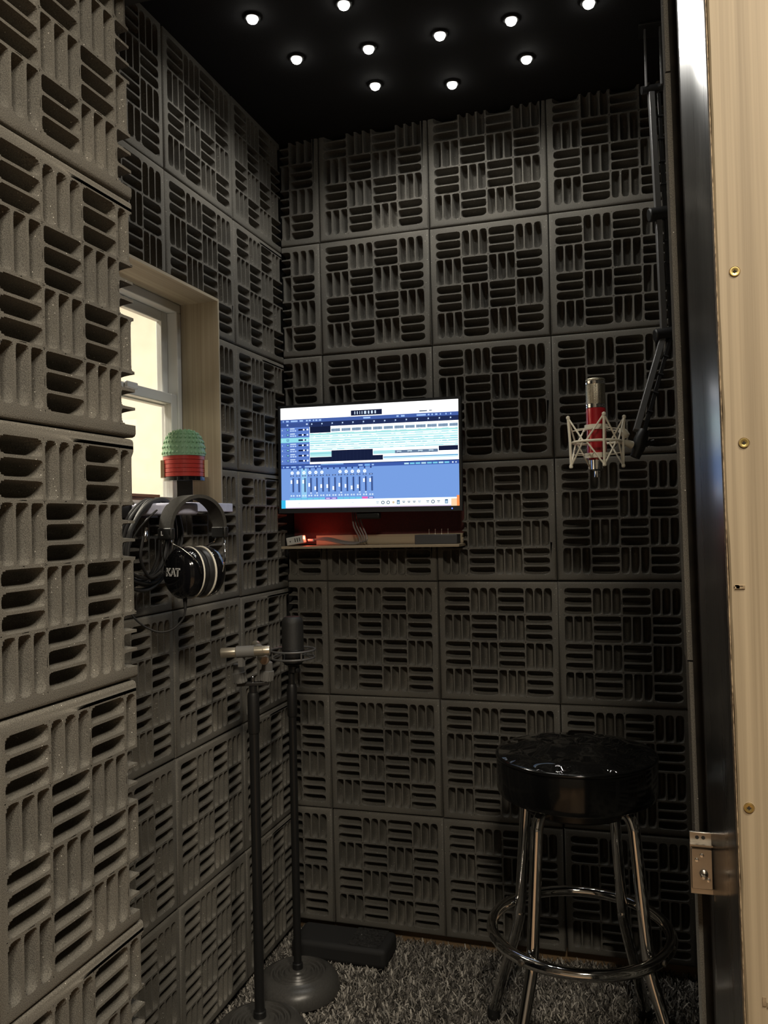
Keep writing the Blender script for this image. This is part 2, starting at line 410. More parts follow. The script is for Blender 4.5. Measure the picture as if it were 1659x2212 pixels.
# window opening in left wall coordinates (Y, Z)
WY0, WY1, WZ0, WZ1 = -1.02, -0.375, 1.130, 1.625
XW = XL - TD - 0.0005
mb = MB()
for y0, y1, z0, z1 in ((-1.13, 0.05, -0.03, WZ0 - 0.012), (-1.13, 0.05, WZ1 + 0.012, 2.25), (-1.13, WY0 - 0.012, WZ0 - 0.012, WZ1 + 0.012), (WY1 + 0.012, 0.05, WZ0 - 0.012, WZ1 + 0.012)):
    mb.box(-0.26, XW, y0, y1, z0, z1)
wall_left = struct(mb.build('wall_left', 'wall'), 'black left wall of the booth with window, clad in foam tiles')
ZL = Z0 - 0.0168
L2 = -0.284
tile_wall(wall_left, lambda s, z: (XL, s, z), math.pi / 2, [L2, L2 - T, L2 - 2 * T, L2 - 3 * T], [ZL - T * k for k in range(-1, 7)], (-1.07, -0.001, 0.018, ZC - 0.001), (WY0 - 0.012, WY1 + 0.006, WZ0 + 0.012, WZ1 + 0.008))
wall_right = struct(MB().box(XR + TD + 0.0005, XR + 0.11, -1.13, 0.05, -0.03, 2.25).build('wall_right', 'wall'), 'black right wall of the booth clad in foam tiles')
tile_wall(wall_right, lambda s, z: (XR, -s, z), -math.pi / 2, [0.002 + T * k for k in range(4)], [ZL - T * k for k in range(-1, 7)], (0.002, 1.07, 0.018, ZC - 0.001))
ceiling = struct(MB().box(-0.26, 1.06, -1.13, 0.13, ZC, ZC + 0.06).build('ceiling', 'ceil'), 'matt black fabric ceiling of the booth')
floor = struct(MB().box(-0.26, 1.06, -1.28, 0.13, -0.08, -0.022).build('floor', 'carpet_base'), 'booth floor under the shag carpet')

# front wall with the doorway
HZ = 1.815
LEAN, ZCM = -0.0105, 1.106
front = bpy.data.objects.new('wall_front', None); COL.objects.link(front); struct(front, 'plywood front wall of the booth around the doorway')
MB().box(-0.26, 0.139, -1.262, -1.131, -0.03, 2.25).build('left_panel', 'wall', front)
MB().box(-0.26, 0.139, -1.28, -1.2625, -0.03, 2.25).build('plywood_panel', 'ply', front)
MB().box(0.1395, 1.06, -1.262, -1.131, HZ, 2.25).build('header', 'wall', front)
MB().box(0.1395, 1.60, -1.28, -1.2625, HZ, 2.25).build('plywood_panel', 'ply', front)
pp = MB()
N = 60
zs = [-0.03 + (HZ + 0.03) * i / N for i in range(N + 1)]
pr = random.Random(3)
wob = [pr.uniform(-0.0007, 0.0007) for _ in zs]
vs = []
for z, wv in zip(zs, wob):
    xe = 0.8905 + LEAN * (z - ZCM) + wv
    vs += [(xe + 0.0015, -1.28, z), (1.60, -1.28, z), (1.60, -1.2625, z), (xe, -1.2625, z), (xe - 0.0002, -1.2785, z)]
fs = []
for i in range(N):
    for k in range(5): fs.append((5 * i + k, 5 * i + (k + 1) % 5, 5 * i + 5 + (k + 1) % 5, 5 * i + 5 + k))
fs += [(4, 3, 2, 1, 0), tuple(5 * N + k for k in range(5))]
pp.add(vs, fs)
ply_panel = pp.build('plywood_panel', 'ply', front)
edge = MB(); edge.prism([(0.8893, -1.2788), (0.8901, -1.2788), (0.8901, -1.263), (0.8893, -1.263)], -0.03, HZ, None, LEAN, ZCM).build('veneer_edge', 'ply_edge', front)
MB().prism([(0.8898, -1.2620), (0.8706, -1.180), (0.8712, -1.178), (0.8712, -1.131), (0.955, -1.131), (0.955, -1.2620)], -0.03, HZ - 0.001, None, LEAN, ZCM).build('door_jamb', 'paint', front)['label'] = 'glossy black painted door jamb'
MB().prism([(0.8636, -1.1300), (0.8745, -1.1300), (0.8745, -1.082), (0.8636, -1.082)], -0.03, HZ - 0.001, None, LEAN, ZCM).build('seal_strip', 'seal', front)['label'] = 'dark felt sealing strip'
for z, x in ((1.3295, 0.9031), (1.171, 0.9069), (0.8365, 0.9026)):
    sc = MB().lathe([(0.0046, 0.0), (0.0042, 0.0011), (0.0030, 0.0012), (0.0018, 0.0007), (0.0006, 0.0006)], 20, Matrix.Translation((x, -1.2802, z)) @ Matrix.Rotation(math.pi / 2, 4, 'X')).build('screw', 'brass', front)
    MB().box(-0.0016, 0.0016, -0.0013, -0.0006, -0.0005, 0.0005, Matrix.Translation((x, -1.2802, z))).box(-0.0005, 0.0005, -0.00132, -0.0006, -0.0016, 0.0016, Matrix.Translation((x, -1.2802, z))).build('cross_recess', 'seal', sc)
    MB().lathe([(0.0056, 0.0006), (0.0050, -0.0002), (0.0044, 0.0006)], 20, Matrix.Translation((x, -1.2801, z)) @ Matrix.Rotation(-math.pi / 2, 4, 'X')).build('countersink', 'ply_edge', front)
gm = MB(); 
for k in range(7):
    a = pr.uniform(-0.004, 0.004); gm.box(0.8975 + a, 0.8975 + a + 0.003, -1.2812, -1.2795, 1.038 + pr.uniform(-.001, .0015), 1.0398 + pr.uniform(0, .001))
gm.build('torn_hole', 'ply_edge', front)
gm = MB(); gm.box(0.9095, 0.9125, -1.2809, -1.2795, 0.6575, 0.6655).box(0.913, 0.9145, -1.2808, -1.2795, 0.656, 0.661).build('torn_hole', 'ply_edge', front)
# foam strips inside the front wall, their cut edges show past the jamb
for k in range(7):
    zb = 0.95 - 3 * T - 0.02 + T * k
    zz0 = max(zb, 0.0); zz1 = min(zb + T, ZC)
    o = place_tile(front, (0.8750 + T + LEAN * (zb + T / 2 - ZCM), -1.0805, zb), math.pi, [(T - 0.079, T, zz0 - zb, zz1 - zb)], 0.0)
    o.rotation_euler = (0, -LEAN, math.pi)

ez_ = [-0.02, 0.34, 0.945, 1.60, HZ - 0.002]
for z0, z1, dx in zip(ez_[:-1], ez_[1:], (0.0, 0.0008, -0.0004, 0.0006)):
    MB().prism([(0.8572 + dx, -1.126), (0.8582 + dx, -1.1300), (0.8634, -1.1300), (0.8634, -1.082), (0.8572 + dx, -1.082)], z0 + 0.001, z1 - 0.001, None, LEAN, ZCM).build('foam_edging', 'foam', front)
# door, opened outwards, seen on its foam side
door = struct(MB().box(0.108, 0.1485, -1.97, -1.2815, -0.01, 1.82).build('door_1', 'ply'), 'booth door standing open, clad in foam on its inner face')
for k, off in zip(range(-1, 6), (0.004, 0.004, 0.0, 0.0, 0.0, 0.0, 0.0)):
    zb = 1.22 - T * k; z0 = max(zb, 0.02); z1 = min(zb + T, 1.812)
    if z1 - z0 < 0.01: continue
    yl = -1.438 + off
    yend = (-1.181, -1.181, -1.187, -1.193, -1.185, -1.19, -1.19)[k + 1]
    place_tile(door, (0.199, yl, zb), math.pi / 2, [(0, yend - yl, z0 - zb, z1 - zb)], 0.5)
    for c in (1, 2):
        y0 = yl - T * c
        rr = [(max(0, -1.965 - y0), T, z0 - zb, z1 - zb)]
        if rr[0][1] - rr[0][0] > 0.02: place_tile(door, (0.199, y0, zb), math.pi / 2, None if (z1 - z0 > T - .002 and rr[0][0] == 0) else rr, 0.5)

# ------------------------------------------------------------------ window
win = bpy.data.objects.new('window_1', None); COL.objects.link(win); struct(win, 'white vinyl window in a plywood lined opening')
XF0, XF1 = -0.255, -0.208
MB().box(XF1, XL + 0.002, WY1, WY1 + 0.006, WZ0, WZ1 + 0.006).build('reveal_board', 'ply_grey', win)
MB().box(XF1, XL + 0.002, WY0 - 0.006, WY0, WZ0, WZ1 + 0.006).build('reveal_board', 'ply_grey', win)
MB().box(XF1, XL + 0.002, WY0, WY1, WZ1, WZ1 + 0.006).build('reveal_board', 'ply_grey_y', win)
MB().box(XF1, XW, WY0, WY1, WZ0 - 0.011, WZ0).build('sill_board', 'ply_grey_y', win)
FT = 0.020
for nm, a in (('frame_head', (WY0, WY1, WZ1 - FT, WZ1)), ('frame_bottom', (WY0, WY1, WZ0, WZ0 + FT)), ('frame_jamb', (WY0, WY0 + 0.016, WZ0 + FT, WZ1 - FT)), ('frame_jamb', (WY1 - 0.016, WY1, WZ0 + FT, WZ1 - FT))):
    MB().box(XF0, XF1, *a).build(nm, 'white', win, bevel=0.002)
RZ0, RZ1 = 1.385, 1.412
for nm, xs, z0, z1 in (('upper_sash', (-0.250, -0.234), RZ0, WZ1 - FT), ('lower_sash', (-0.232, -0.212), WZ0 + FT, RZ1)):
    y0, y1 = WY0 + 0.016, WY1 - 0.016; w_ = 0.024
    m_ = MB().box(*xs, y0, y0 + w_, z0, z1).box(*xs, y1 - w_, y1, z0, z1).box(*xs, y0 + w_, y1 - w_, z1 - w_, z1).box(*xs, y0 + w_, y1 - w_, z0, z0 + w_)
    sash = m_.build(nm, 'white', win, bevel=0.002)
    xm = (xs[0] + xs[1]) / 2
    MB().box(xm - 0.001, xm + 0.001, y0 + w_, y1 - w_, z0 + w_, z1 - w_).build('pane', 'glass', sash)
MB().box(-0.212, -0.204, -0.60, -0.56, RZ1 - 0.012, RZ1 + 0.002).build('sash_lock', 'white', win, bevel=0.002)

# ------------------------------------------------------------------ room around the booth
struct(MB().box(-2.2, 2.9, -4.6, 1.2, -0.12, -0.081).build('floor_outer', 'outfloor'), 'floor of the room around the booth')
struct(MB().box(-2.2, 2.9, -4.6, 1.2, 2.56, 2.62).build('ceiling_outer', 'hall'), 'ceiling of the room around the booth')
struct(MB().box(-2.2, 2.9, 1.0, 1.06, -0.08, 2.56).build('wall_outer_back', 'cream'), 'cream wall seen through the window')
struct(MB().box(-2.2, 2.9, -4.6, -4.54, -0.08, 2.56).build('wall_outer_front', 'hall'), 'grey wall across from the booth')
struct(MB().box(-2.26, -2.2, -4.6, 1.06, -0.08, 2.56).build('wall_outer_left', 'cream'), 'cream side wall of the room')
struct(MB().box(2.9, 2.96, -4.6, 1.06, -0.08, 2.56).build('wall_outer_right', 'hall'), 'grey side wall of the room')
for x, y, lb in ((1.08, -2.80, 'square ceiling lamp panel in front of the booth doorway'), (1.50, -2.05, 'square ceiling lamp panel right of the booth doorway'), (-1.30, -0.60, 'square ceiling lamp panel beside the booth window')):
    t = thing('ceiling_lamp', lb, 'ceiling lamp', (x, y, 2.56))
    f = MB()
    for a in ((-0.21, 0.21, -0.21, -0.181), (-0.21, 0.21, 0.181, 0.21), (-0.21, -0.181, -0.181, 0.181), (0.181, 0.21, -0.181, 0.181)): f.box(*a, -0.045, -0.0005)
    f.build('frame', 'white', t); MB().box(-0.18, 0.18, -0.18, 0.18, -0.035, -0.028).build('diffuser', 'diffuser', t)
t = thing('grey_wall_panel', 'grey rounded panel on the cream wall beyond the window', 'wall lamp', (-1.09, 0.999, 2.0))  # plain grey rounded panel with a darker square plate on it
pts = [(-0.10, 0.24)] + [(-0.10 + 0.045 * (i / 6) ** 2.2, 0.22 - 0.20 * i / 6) for i in range(7)] + [(-0.042, -0.015), (-0.025, -0.03), (0.0, -0.035), (0.10, -0.035), (0.12, -0.02), (0.125, 0.24)]
mrot = Matrix.Rotation(math.pi / 2, 4, 'X')
MB().prism(pts, 0.001, 0.06, mrot).build('rounded_panel', 'greyshade', t, bevel=0.004)
MB().box(-0.03, 0.11, -0.075, -0.0605, 0.03, 0.22).build('square_plate', 'greyshade2', t, bevel=0.003)

# ------------------------------------------------------------------ shag carpet
def carpet():
    r = np.random.default_rng(5)
    n1, n2 = 42000, 12000
    x = np.concatenate([r.uniform(XL - 0.04, XR + 0.04, n1), r.uniform(0.15, XR + 0.03, n2)])
    y = np.concatenate([r.uniform(-0.68, 0.036, n1), r.uniform(-1.12, -0.68, n2)])
    n = n1 + n2
    ph = r.uniform(0, 2 * np.pi, n); ln = r.uniform(0.018, 0.034, n); tilt = r.uniform(0.15, 0.8, n); ta = r.uniform(0, 2 * np.pi, n) + 0.8 * np.sin(x * 40) + 0.8 * np.cos(y * 37)
    wd = r.uniform(0.0014, 0.0030, n)
    sx, sy = np.cos(ph) * wd, np.sin(ph) * wd
    def pt(t, wf, sg):
        h = ln * t; off = h * np.sin(tilt * t)
        return np.stack([x + np.cos(ta) * off + sg * sx * wf, y + np.sin(ta) * off + sg * sy * wf, -0.0215 + h * np.cos(tilt * t)], 1)
    V = np.stack([pt(0, 1, -1), pt(0, 1, 1), pt(.55, 1, 1), pt(.55, 1, -1), pt(1, .5, 1), pt(1, .5, -1)], 1).reshape(-1, 3)
    V[:, 1] = np.minimum(V[:, 1], 0.034)
    b = np.arange(n)[:, None] * 6
    F = np.concatenate([b + [0, 1, 2, 3], b + [3, 2, 4, 5]], 1).reshape(-1)
    me = bpy.data.meshes.new('shag_carpet'); me.vertices.add(len(V)); me.vertices.foreach_set('co', V.astype(np.float32).ravel())
    me.loops.add(len(F)); me.loops.foreach_set('vertex_index', F.astype(np.int32)); nf = len(F) // 4
    me.polygons.add(nf); me.polygons.foreach_set('loop_start', (np.arange(nf) * 4).astype(np.int32)); me.update(calc_edges=True); me.validate()
    me.materials.append(MT['carpet'])
    o = bpy.data.objects.new('shag_carpet', me); COL.objects.link(o)
    tag(o, 'mottled grey shag carpet covering the booth floor', 'carpet'); o['kind'] = 'stuff'
carpet()

# ------------------------------------------------------------------ ceiling spotlights
leds = [(0.076, -0.551), (0.269, -0.533), (0.738, -0.374), (0.58, -0.368), (0.427, -0.365), (0.267, -0.367), (0.102, -0.382), (0.591, -0.209), (0.233, -0.214), (0.408, -0.158)]
ledlab = ['tiny lit spotlight in the ceiling row farthest from the monitor, next to the window wall', 'tiny lit spotlight in the ceiling row farthest from the monitor, second from the window wall']
ledlab += ['tiny lit spotlight in the five-light ceiling row, %s from the window wall' % w_ for w_ in ('fifth', 'fourth', 'third', 'second', 'first')]
ledlab += ['tiny lit spotlight in the ceiling row nearest the monitor, third from the window wall', 'tiny lit spotlight in the ceiling row nearest the monitor, first from the window wall', 'tiny lit spotlight in the ceiling row nearest the monitor, middle one of three']
proto = None
for i, (x, y) in enumerate(leds):
    if proto is None:
        t = thing('ceiling_spotlight', ledlab[0], 'spotlight', (x, y, ZC), 0, 'spotlights in the booth ceiling')
        MB().lathe([(0.017, 0.0), (0.017, -0.003), (0.0155, -0.005), (0.0125, -0.005), (0.0125, 0.0)], 24).build('bezel', 'blkmetal', t)
        MB().lathe([(0.0120, -0.001), (0.0118, -0.006), (0.0095, -0.011), (0.0055, -0.0138), (0.0008, -0.0145)], 20).build('lens', 'ledwhite', t)
        ld = bpy.data.lights.new('spot_glow', 'SPOT'); ld.energy = LED_W * 4; ld.spot_size = math.radians(165); ld.spot_blend = 0.6; ld.shadow_soft_size = 0.012; ld.color = (1.0, 0.97, 0.90)
        lo = bpy.data.objects.new('spot_glow', ld); COL.objects.link(lo); lo.parent = t; lo.location = (0, 0, -0.03)
        proto = t
    else:
        c = copy_tree(proto); c.location = (x, y, ZC)
        c['label'] = ledlab[i]

# ------------------------------------------------------------------ monitor
def s2l(c): return tuple(((v / 255) / 12.92 if v <= 10 else (((v / 255) + 0.055) / 1.055) ** 2.4) for v in c)
mon = thing('wall_monitor', 'wide flat monitor showing a music recording program on the back wall', 'monitor', (0.1425, -0.062, 1.275))
mon.rotation_euler = (0, math.radians(0.6), 0)
MW, MH = 0.2475, 0.1425
m_ = MB()
SX, ST, SB = 0.2410, 0.136, -0.130          # visible picture
for a in ((-MW, MW, ST, MH), (-MW, MW, -MH, SB), (-MW, -SX, SB, ST), (SX, MW, SB, ST)): m_.box(a[0], a[1], -0.004, 0.010, a[2], a[3])
m_.build('bezel', 'bezel', mon)
MB().box(-MW + 0.002, MW - 0.002, 0.0101, 0.024, -MH + 0.002, MH - 0.002).build('back_cover', 'blk', mon, bevel=0.004)
MB().box(-0.035, 0.03, 0.003, 0.02, -MH - 0.018, -MH - 0.0005).build('cable_clip', 'blk', mon, bevel=0.004)
MB().box(-0.045, 0.04, 0.0245, 0.060, -0.06, 0.05).build('mount_bracket', 'blk', mon, bevel=0.004)
MB().lathe([(0.0016, 0), (0.0012, -0.001)], 10, Matrix.Translation((0.222, -0.0042, -0.1365)) @ Matrix.Rotation(-math.pi / 2, 4, 'X')).build('power_light', 'blueled', mon)
class UI:
    def __init__(s): s.v, s.f, s.c, s.k = [], [], [], 0
    def q(s, x0, x1, y0, y1, col, lv=None):
        s.k += 1; d = -0.0002 - 0.0000015 * s.k
        n = len(s.v); g = lambda x, y: (-SX + 2 * SX * x, d, ST - (ST - SB) * y)
        s.v += [g(x0, y1), g(x1, y1), g(x1, y0), g(x0, y0)]; s.f.append((n, n + 1, n + 2, n + 3)); s.c.append(s2l(col))
    def disc(s, cx, cy, r, col, n=10):
        s.k += 1; d = -0.0002 - 0.0000015 * s.k; b = len(s.v)
        for i in range(n):
            a = 2 * math.pi * i / n; s.v.append((-SX + 2 * SX * (cx + r * math.cos(a)), d, ST - (ST - SB) * (cy + r * 1.78 * math.sin(a))))
        s.f.append(tuple(range(b, b + n))); s.c.append(s2l(col))
U = UI(); ur = random.Random(11)
BL, NV, DK, WH, CY = (120, 160, 228), (66, 92, 160), (24, 32, 62), (252, 255, 255), (150, 226, 236)
U.q(0, 1, 0, 1, BL)
U.q(0, 1, 0, 0.115, (255, 255, 255))
U.q(0.41, 0.585, 0.055, 0.107, DK)
x = 0.43
for wd in (0.005, 0.005, 0.003, 0.004, 0.012, 0.008, 0.01, 0.008): U.q(x, x + wd, 0.066, 0.095, (215, 235, 255)); x += wd + 0.0095
U.q(0.79, 0.832, 0.088, 0.101, (120, 130, 145)); U.q(0.843, 0.858, 0.088, 0.099, (130, 140, 155))
for x in (0.615, 0.695): U.q(x, x + 0.012, 0.08, 0.083, (190, 200, 210)); U.q(x, x + 0.012, 0.097, 0.1, (190, 200, 210))
U.q(0, 1, 0.115, 0.150, (70, 98, 170)); U.q(0, 0.17, 0.150, 0.195, (60, 84, 150)); U.q(0.17, 1, 0.150, 0.197, (34, 46, 88))
for x, wd in ((0.012, .006), (.032, .016), (.06, .04), (.112, .02), (.15, .01), (.166, .012), (.19, .008), (.205, .012), (.225, .014), (.48, .04), (.665, .012), (.69, .02), (.775, .05), (.835, .01), (.855, .008), (.875, .012), (.9, .006), (.93, .006), (.955, .006)):
    U.q(x, x + wd, 0.125, 0.140, (170, 205, 255))
for i in range(14): U.q(0.18 + i * 0.0595, 0.187 + i * 0.0595, 0.163, 0.176, (200, 225, 255)); U.q(0.18 + i * 0.0595, 0.1805 + i * 0.0595, 0.18, 0.195, (120, 150, 210))
U.q(0.15, 0.16, 0.16, 0.175, (210, 230, 255)); U.q(0.035, 0.045, 0.162, 0.178, (180, 210, 255))
U.q(0, 0.17, 0.195, 0.565, (98, 132, 208))
R0, RH = 0.195, 0.0513
U.q(0, 0.17, R0 + 2 * RH, R0 + 3 * RH, (150, 226, 240))
for i in range(7):
    y = R0 + i * RH
    U.q(0.006, 0.010, y + .02, y + .03, (215, 235, 255)); U.q(0.034, 0.048, y + .012, y + .034, (40, 60, 130) if i != 2 else (70, 110, 170)); U.q(0.037, 0.045, y + .016, y + .028, (150, 230, 235))
    if i != 2:
        U.q(0.055, 0.055 + ur.uniform(.02, .036), y + .008, y + .018, (215, 235, 255))
        for k in range(3): U.q(0.055 + k * .013, 0.065 + k * .013, y + .027, y + .04, (190, 215, 255))
    U.q(0.104, 0.148, y + .018, y + .034, (22, 32, 70)); U.disc(0.13 if i % 2 else 0.136, y + .026, 0.005, (235, 245, 255)); U.disc(0.158, y + .026, 0.0055, (225, 240, 255))
    U.q(0, 0.17, y + RH - .003, y + RH, (66, 94, 170))
U.q(0.17, 1, 0.197, 0.565, WH)
U.q(0.172, 0.293, 0.197, 0.258, DK)
for i in range(12):
    x = 0.296 + i * 0.0595
    if x > 0.98: break
    x1 = min(x + 0.052, 0.995); U.q(x, x1, 0.222, 0.252, (150, 176, 200))
    k = x
    while k < x1 - .004: h = ur.uniform(.004, .013); U.q(k, k + .0022, .237 - h, .237 + h, (96, 118, 150)); k += .0042
for i, (a, b, c) in enumerate(((.262, .284, (172, 232, 232)), (.290, .300, CY), (.306, .328, (206, 246, 246)), (.334, .346, CY), (.352, .37, (178, 236, 240)), (.378, .388, (140, 214, 226)), (.396, .412, (212, 248, 248)), (.418, .428, (150, 222, 232)))):
    U.q(0.172, 0.995, a, b, c)
    for k in range(26): x = ur.uniform(.18, .96); U.q(x, x + ur.uniform(.006, .03), a + .002, a + .005, (236, 252, 252))
U.q(0.172, 0.297, .445, .495, (186, 238, 240)); U.q(0.172, 0.297, .455, .47, (150, 220, 228))
U.q(0.297, 0.532, 0.437, 0.50, DK); U.q(0.172, 0.588, 0.498, 0.545, DK)
for i in range(14): U.q(0.30 + i * .0205, 0.3006 + i * .0205, 0.44, 0.545, (40, 50, 84))
U.q(0.534, 0.655, .455, .488, (176, 232, 238))
U.q(0.655, 0.888, .458, .488, (104, 128, 158))
for k in range(4): U.q(0.665 + k * .058, .69 + k * .058, .464, .476, (190, 214, 230)); U.q(0.672 + k * .058, .68 + k * .058, .476, .484, (60, 80, 110))
U.q(0.892, 0.995, .432, .476, DK)
U.q(0.59, 0.995, .515, .527, (96, 168, 214)); U.q(0.59, 0.995, .53, .538, (180, 230, 244))
U.q(0, 1, 0.565, 0.572, (44, 62, 116)); U.q(0, 1, 0.572, 0.605, (62, 92, 170))
U.q(0.235, 0.365, 0.568, 0.577, (130, 180, 236)); 
for x, wd in ((.012, .006), (.03, .016), (.06, .028), (.105, .015), (.14, .055), (.2, .012), (.22, .012), (.45, .024), (.525, .012)): U.q(x, x + wd, .583, .596, (170, 205, 255))
U.q(0.485, 0.515, .58, .6, (120, 178, 240))
for k in range(8): U.q(0.705 + k * .031, .73 + k * .031, .582, .597, (124, 210, 240) if k % 3 else (190, 232, 250))
U.q(0.962, .97, .583, .597, (220, 236, 255)); U.q(0.98, .986, .583, .597, (220, 236, 255))
for i in range(14):
    x = 0.055 + i * 0.0350
    if i == 2: U.q(x - .006, x + .026, .605, .90, (150, 206, 244))
    U.disc(x + .010, .612, .005, (40, 60, 120))
    if i not in (6, 7, 13): U.disc(x + .010, .648, .009, (236, 246, 255)); U.disc(x + .010, .648, .0035, (150, 190, 240))
    U.q(x, x + .02, .672, .684, (30, 44, 92)); U.q(x + .004, x + .016, .675, .681, (170, 200, 250))
    U.q(x + .012, x + .018, .700, .84, (34, 50, 104)); U.q(x + .0195, x + .0215, .700, .84, (60, 90, 160))
    for k in range(9): U.q(x - .003, x + .001, .705 + k * .015, .708 + k * .015, (190, 214, 250))
    hy = .72 if i in (0, 1, 2, 12, 13) else ur.uniform(.75, .79)
    U.q(x + .001, x + .010, hy, hy + .034, (244, 250, 255)); U.q(x + .001, x + .010, hy + .016, hy + .018, (90, 120, 170))
    if i in (3, 4, 8, 11, 12): U.q(x + .01, x + .02, .846, .857, (214, 234, 255))
    U.disc(x + .004, .875, .005, (214, 234, 255)); U.disc(x + .018, .875, .005, (214, 234, 255))
    U.q(x - .006, x + .026, .896, .916, (112, 200, 236) if i < 6 or 8 <= i < 12 else (120, 96, 200) if i < 12 else (236, 104, 190) if i == 12 else (84, 116, 196))
    if i in (6, 7, 13): U.q(x - .002, x + .02, .901, .911, (220, 210, 255))
U.q(0, 1, 0.918, 1, (236, 248, 255)); U.q(0, 0.025, 0.918, 1, (60, 190, 240)); U.q(0.955, 1, .93, 1, (255, 214, 170)); U.q(0.985, 1, .9, 1, (255, 150, 84)); U.q(0.025, .955, .99, 1, (210, 190, 220))
for i, x in enumerate((.555, .585, .614, .643, .67, .70, .728, .757, .785, .83, .858, .888, .93)):
    c = (150, 170, 190) if i in (0, 8) else (60, 78, 100)
    if i in (1, 2, 10): U.disc(x, .957, .010, c); U.disc(x, .957, .006, (232, 244, 250))
    elif i == 3: U.disc(x, .957, .006, (196, 150, 60)); U.disc(x, .957, .003, (240, 240, 220))
    elif i in (4, 12): U.q(x - .008, x + .008, .937, .977, (70, 110, 150)); U.q(x - .005, x + .005, .95, .972, (190, 215, 235))
    else: U.q(x - .008, x + .008, .946, .952, c); U.q(x - .006, x + .006, .958, .964, c)
for x in (.1, .41): U.q(x, x + .012, .948, .953, (200, 214, 224))
me = bpy.data.meshes.new('screen'); me.from_pydata(U.v, [], U.f); me.update()
ca = me.color_attributes.new('ui', 'FLOAT_COLOR', 'CORNER'); li = 0
for p, c in zip(me.polygons, U.c):
    k = 1.5 if min(c) > 0.8 else 1.0
    for l in p.loop_indices: ca.data[l].color = (c[0] * k, c[1] * k, c[2] * k, 1)
me.materials.append(MT['screen'])
so = bpy.data.objects.new('screen', me); COL.objects.link(so); so.parent = mon; so['label'] = 'lit screen with tracks and mixer faders'

# shelf under the monitor and what lies on it
sh = thing('monitor_shelf', 'narrow plywood shelf with back lip under the monitor', 'shelf', (0.13, 0.0, 1.043))
MB().box(-0.236, 0.247, -0.058, 0.0415, -0.003, 0.004).build('shelf_board', 'ply_x', sh, bevel=0.0008)
MB().box(-0.170, 0.240, 0.030, 0.0415, 0.0045, 0.030).build('back_lip', 'ply_x', sh)
ZS = 1.0473
hub = thing('power_hub', 'small off-white power hub with three slots on the monitor shelf', 'power hub', (-0.068, -0.040, ZS), 0.0)
hub.rotation_euler = (0, math.radians(-9), math.radians(4))
hub.location.z += 0.0045
MB().box(-0.024, 0.024, -0.012, 0.012, 0.0, 0.021).build('body', 'offwhite', hub, bevel=0.002)
for k in range(3): MB().box(0.0 + k * 0.0062, 0.0024 + k * 0.0062, -0.0126, -0.0121, 0.006, 0.016).build('slot', 'blk', hub)
MB().lathe([(0.0018, 0), (0.0014, 0.0005)], 10, Matrix.Translation((-0.013, -0.0121, 0.0095)) @ Matrix.Rotation(math.pi / 2, 4, 'X')).build('button', 'blk', hub)
MB().lathe([(0.0028, 0), (0.0024, 0.0014), (0.001, 0.002)], 12, Matrix.Translation((0.0245, -0.009, 0.012)) @ Matrix.Rotation(math.pi / 2, 4, 'Y')).build('indicator_light', 'redled', hub)
pl = bpy.data.lights.new('indicator_glow', 'POINT'); pl.energy = 0.09; pl.color = (1.0, 0.08, 0.04); pl.shadow_soft_size = 0.003
po = bpy.data.objects.new('indicator_glow', pl); COL.objects.link(po); po.parent = hub; po.location = (0.029, -0.002, 0.015)
cb = thing('monitor_cables', 'bundle of grey cables drooping from the monitor to the power hub', 'cables', (0.10, 0.0, ZS))
for k in range(4):
    dy = 0.006 * k - 0.012
    p = [(-0.025 + 0.006 * k, 0.002, 0.085), (-0.012 + 0.006 * k, -0.012 + dy, 0.050), (0.006 + 0.005 * k, -0.02 + dy, 0.018), (0.002 + 0.003 * k, -0.022 + dy, 0.005 + 0.001 * k), (-0.035, -0.022 + dy, 0.004 + 0.0015 * k), (-0.09, -0.020 + dy * 0.6, 0.014 + 0.002 * k), (-0.125, -0.026 + dy * 0.3, 0.016), (-0.138, -0.032 + dy * 0.15, 0.0145)]
    MB().tube(smooth_path(p, 6), 0.0021, 8).build('cable', 'greycable', cb)
MB().box(-0.138, -0.122, -0.037, -0.028, 0.0115, 0.018).build('plug', 'offwhite', cb, bevel=0.001)
bx = thing('switch_box', 'dark grey box with four upright toggle pins on the monitor shelf', 'switch box', (0.315, -0.028, ZS))
MB().box(-0.055, 0.055, -0.022, 0.022, 0.0, 0.024).build('case', 'dgrey', bx, bevel=0.0015)
for k in range(4): MB().lathe([(0.0018, 0.024), (0.0012, 0.026), (0.0009, 0.034), (0.0014, 0.036), (0.0008, 0.038)], 10, Matrix.Translation((-0.022 + 0.0165 * k, 0, 0))).build('toggle', 'steel', bx)

# ------------------------------------------------------------------ shelf below the window, with hanger peg
ws = thing('window_shelf', 'white shelf with hanger peg under the window, monitor blue put into its colour', 'shelf', (0, 0, 1.136))
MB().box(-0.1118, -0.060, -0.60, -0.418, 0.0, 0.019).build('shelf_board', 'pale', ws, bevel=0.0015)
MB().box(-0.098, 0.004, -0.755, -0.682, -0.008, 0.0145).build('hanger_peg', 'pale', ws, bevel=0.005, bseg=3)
MB().box(-0.1118, -0.0985, -0.98, -0.601, -0.012, 0.016).build('back_rail', 'blk', ws, bevel=0.001)
ZW = WZ0
for k, (dy, dx, dz) in enumerate(((0.0, 0.0, 0.0), (0.02, 0.006, 0.006))):
    o = MB().box(-0.010, 0.010, -0.18, 0.11, 0, 0.0055).build('wooden_slat', 'slat'); o.location = (-0.186 + dx, -0.66 + dy, ZW + dz + 0.034); o.rotation_euler = (0, 0, 0.05 * k)
    tag(o, ('lower', 'upper')[k] + ' brown wooden slat lying on the window sill', 'slat', None)

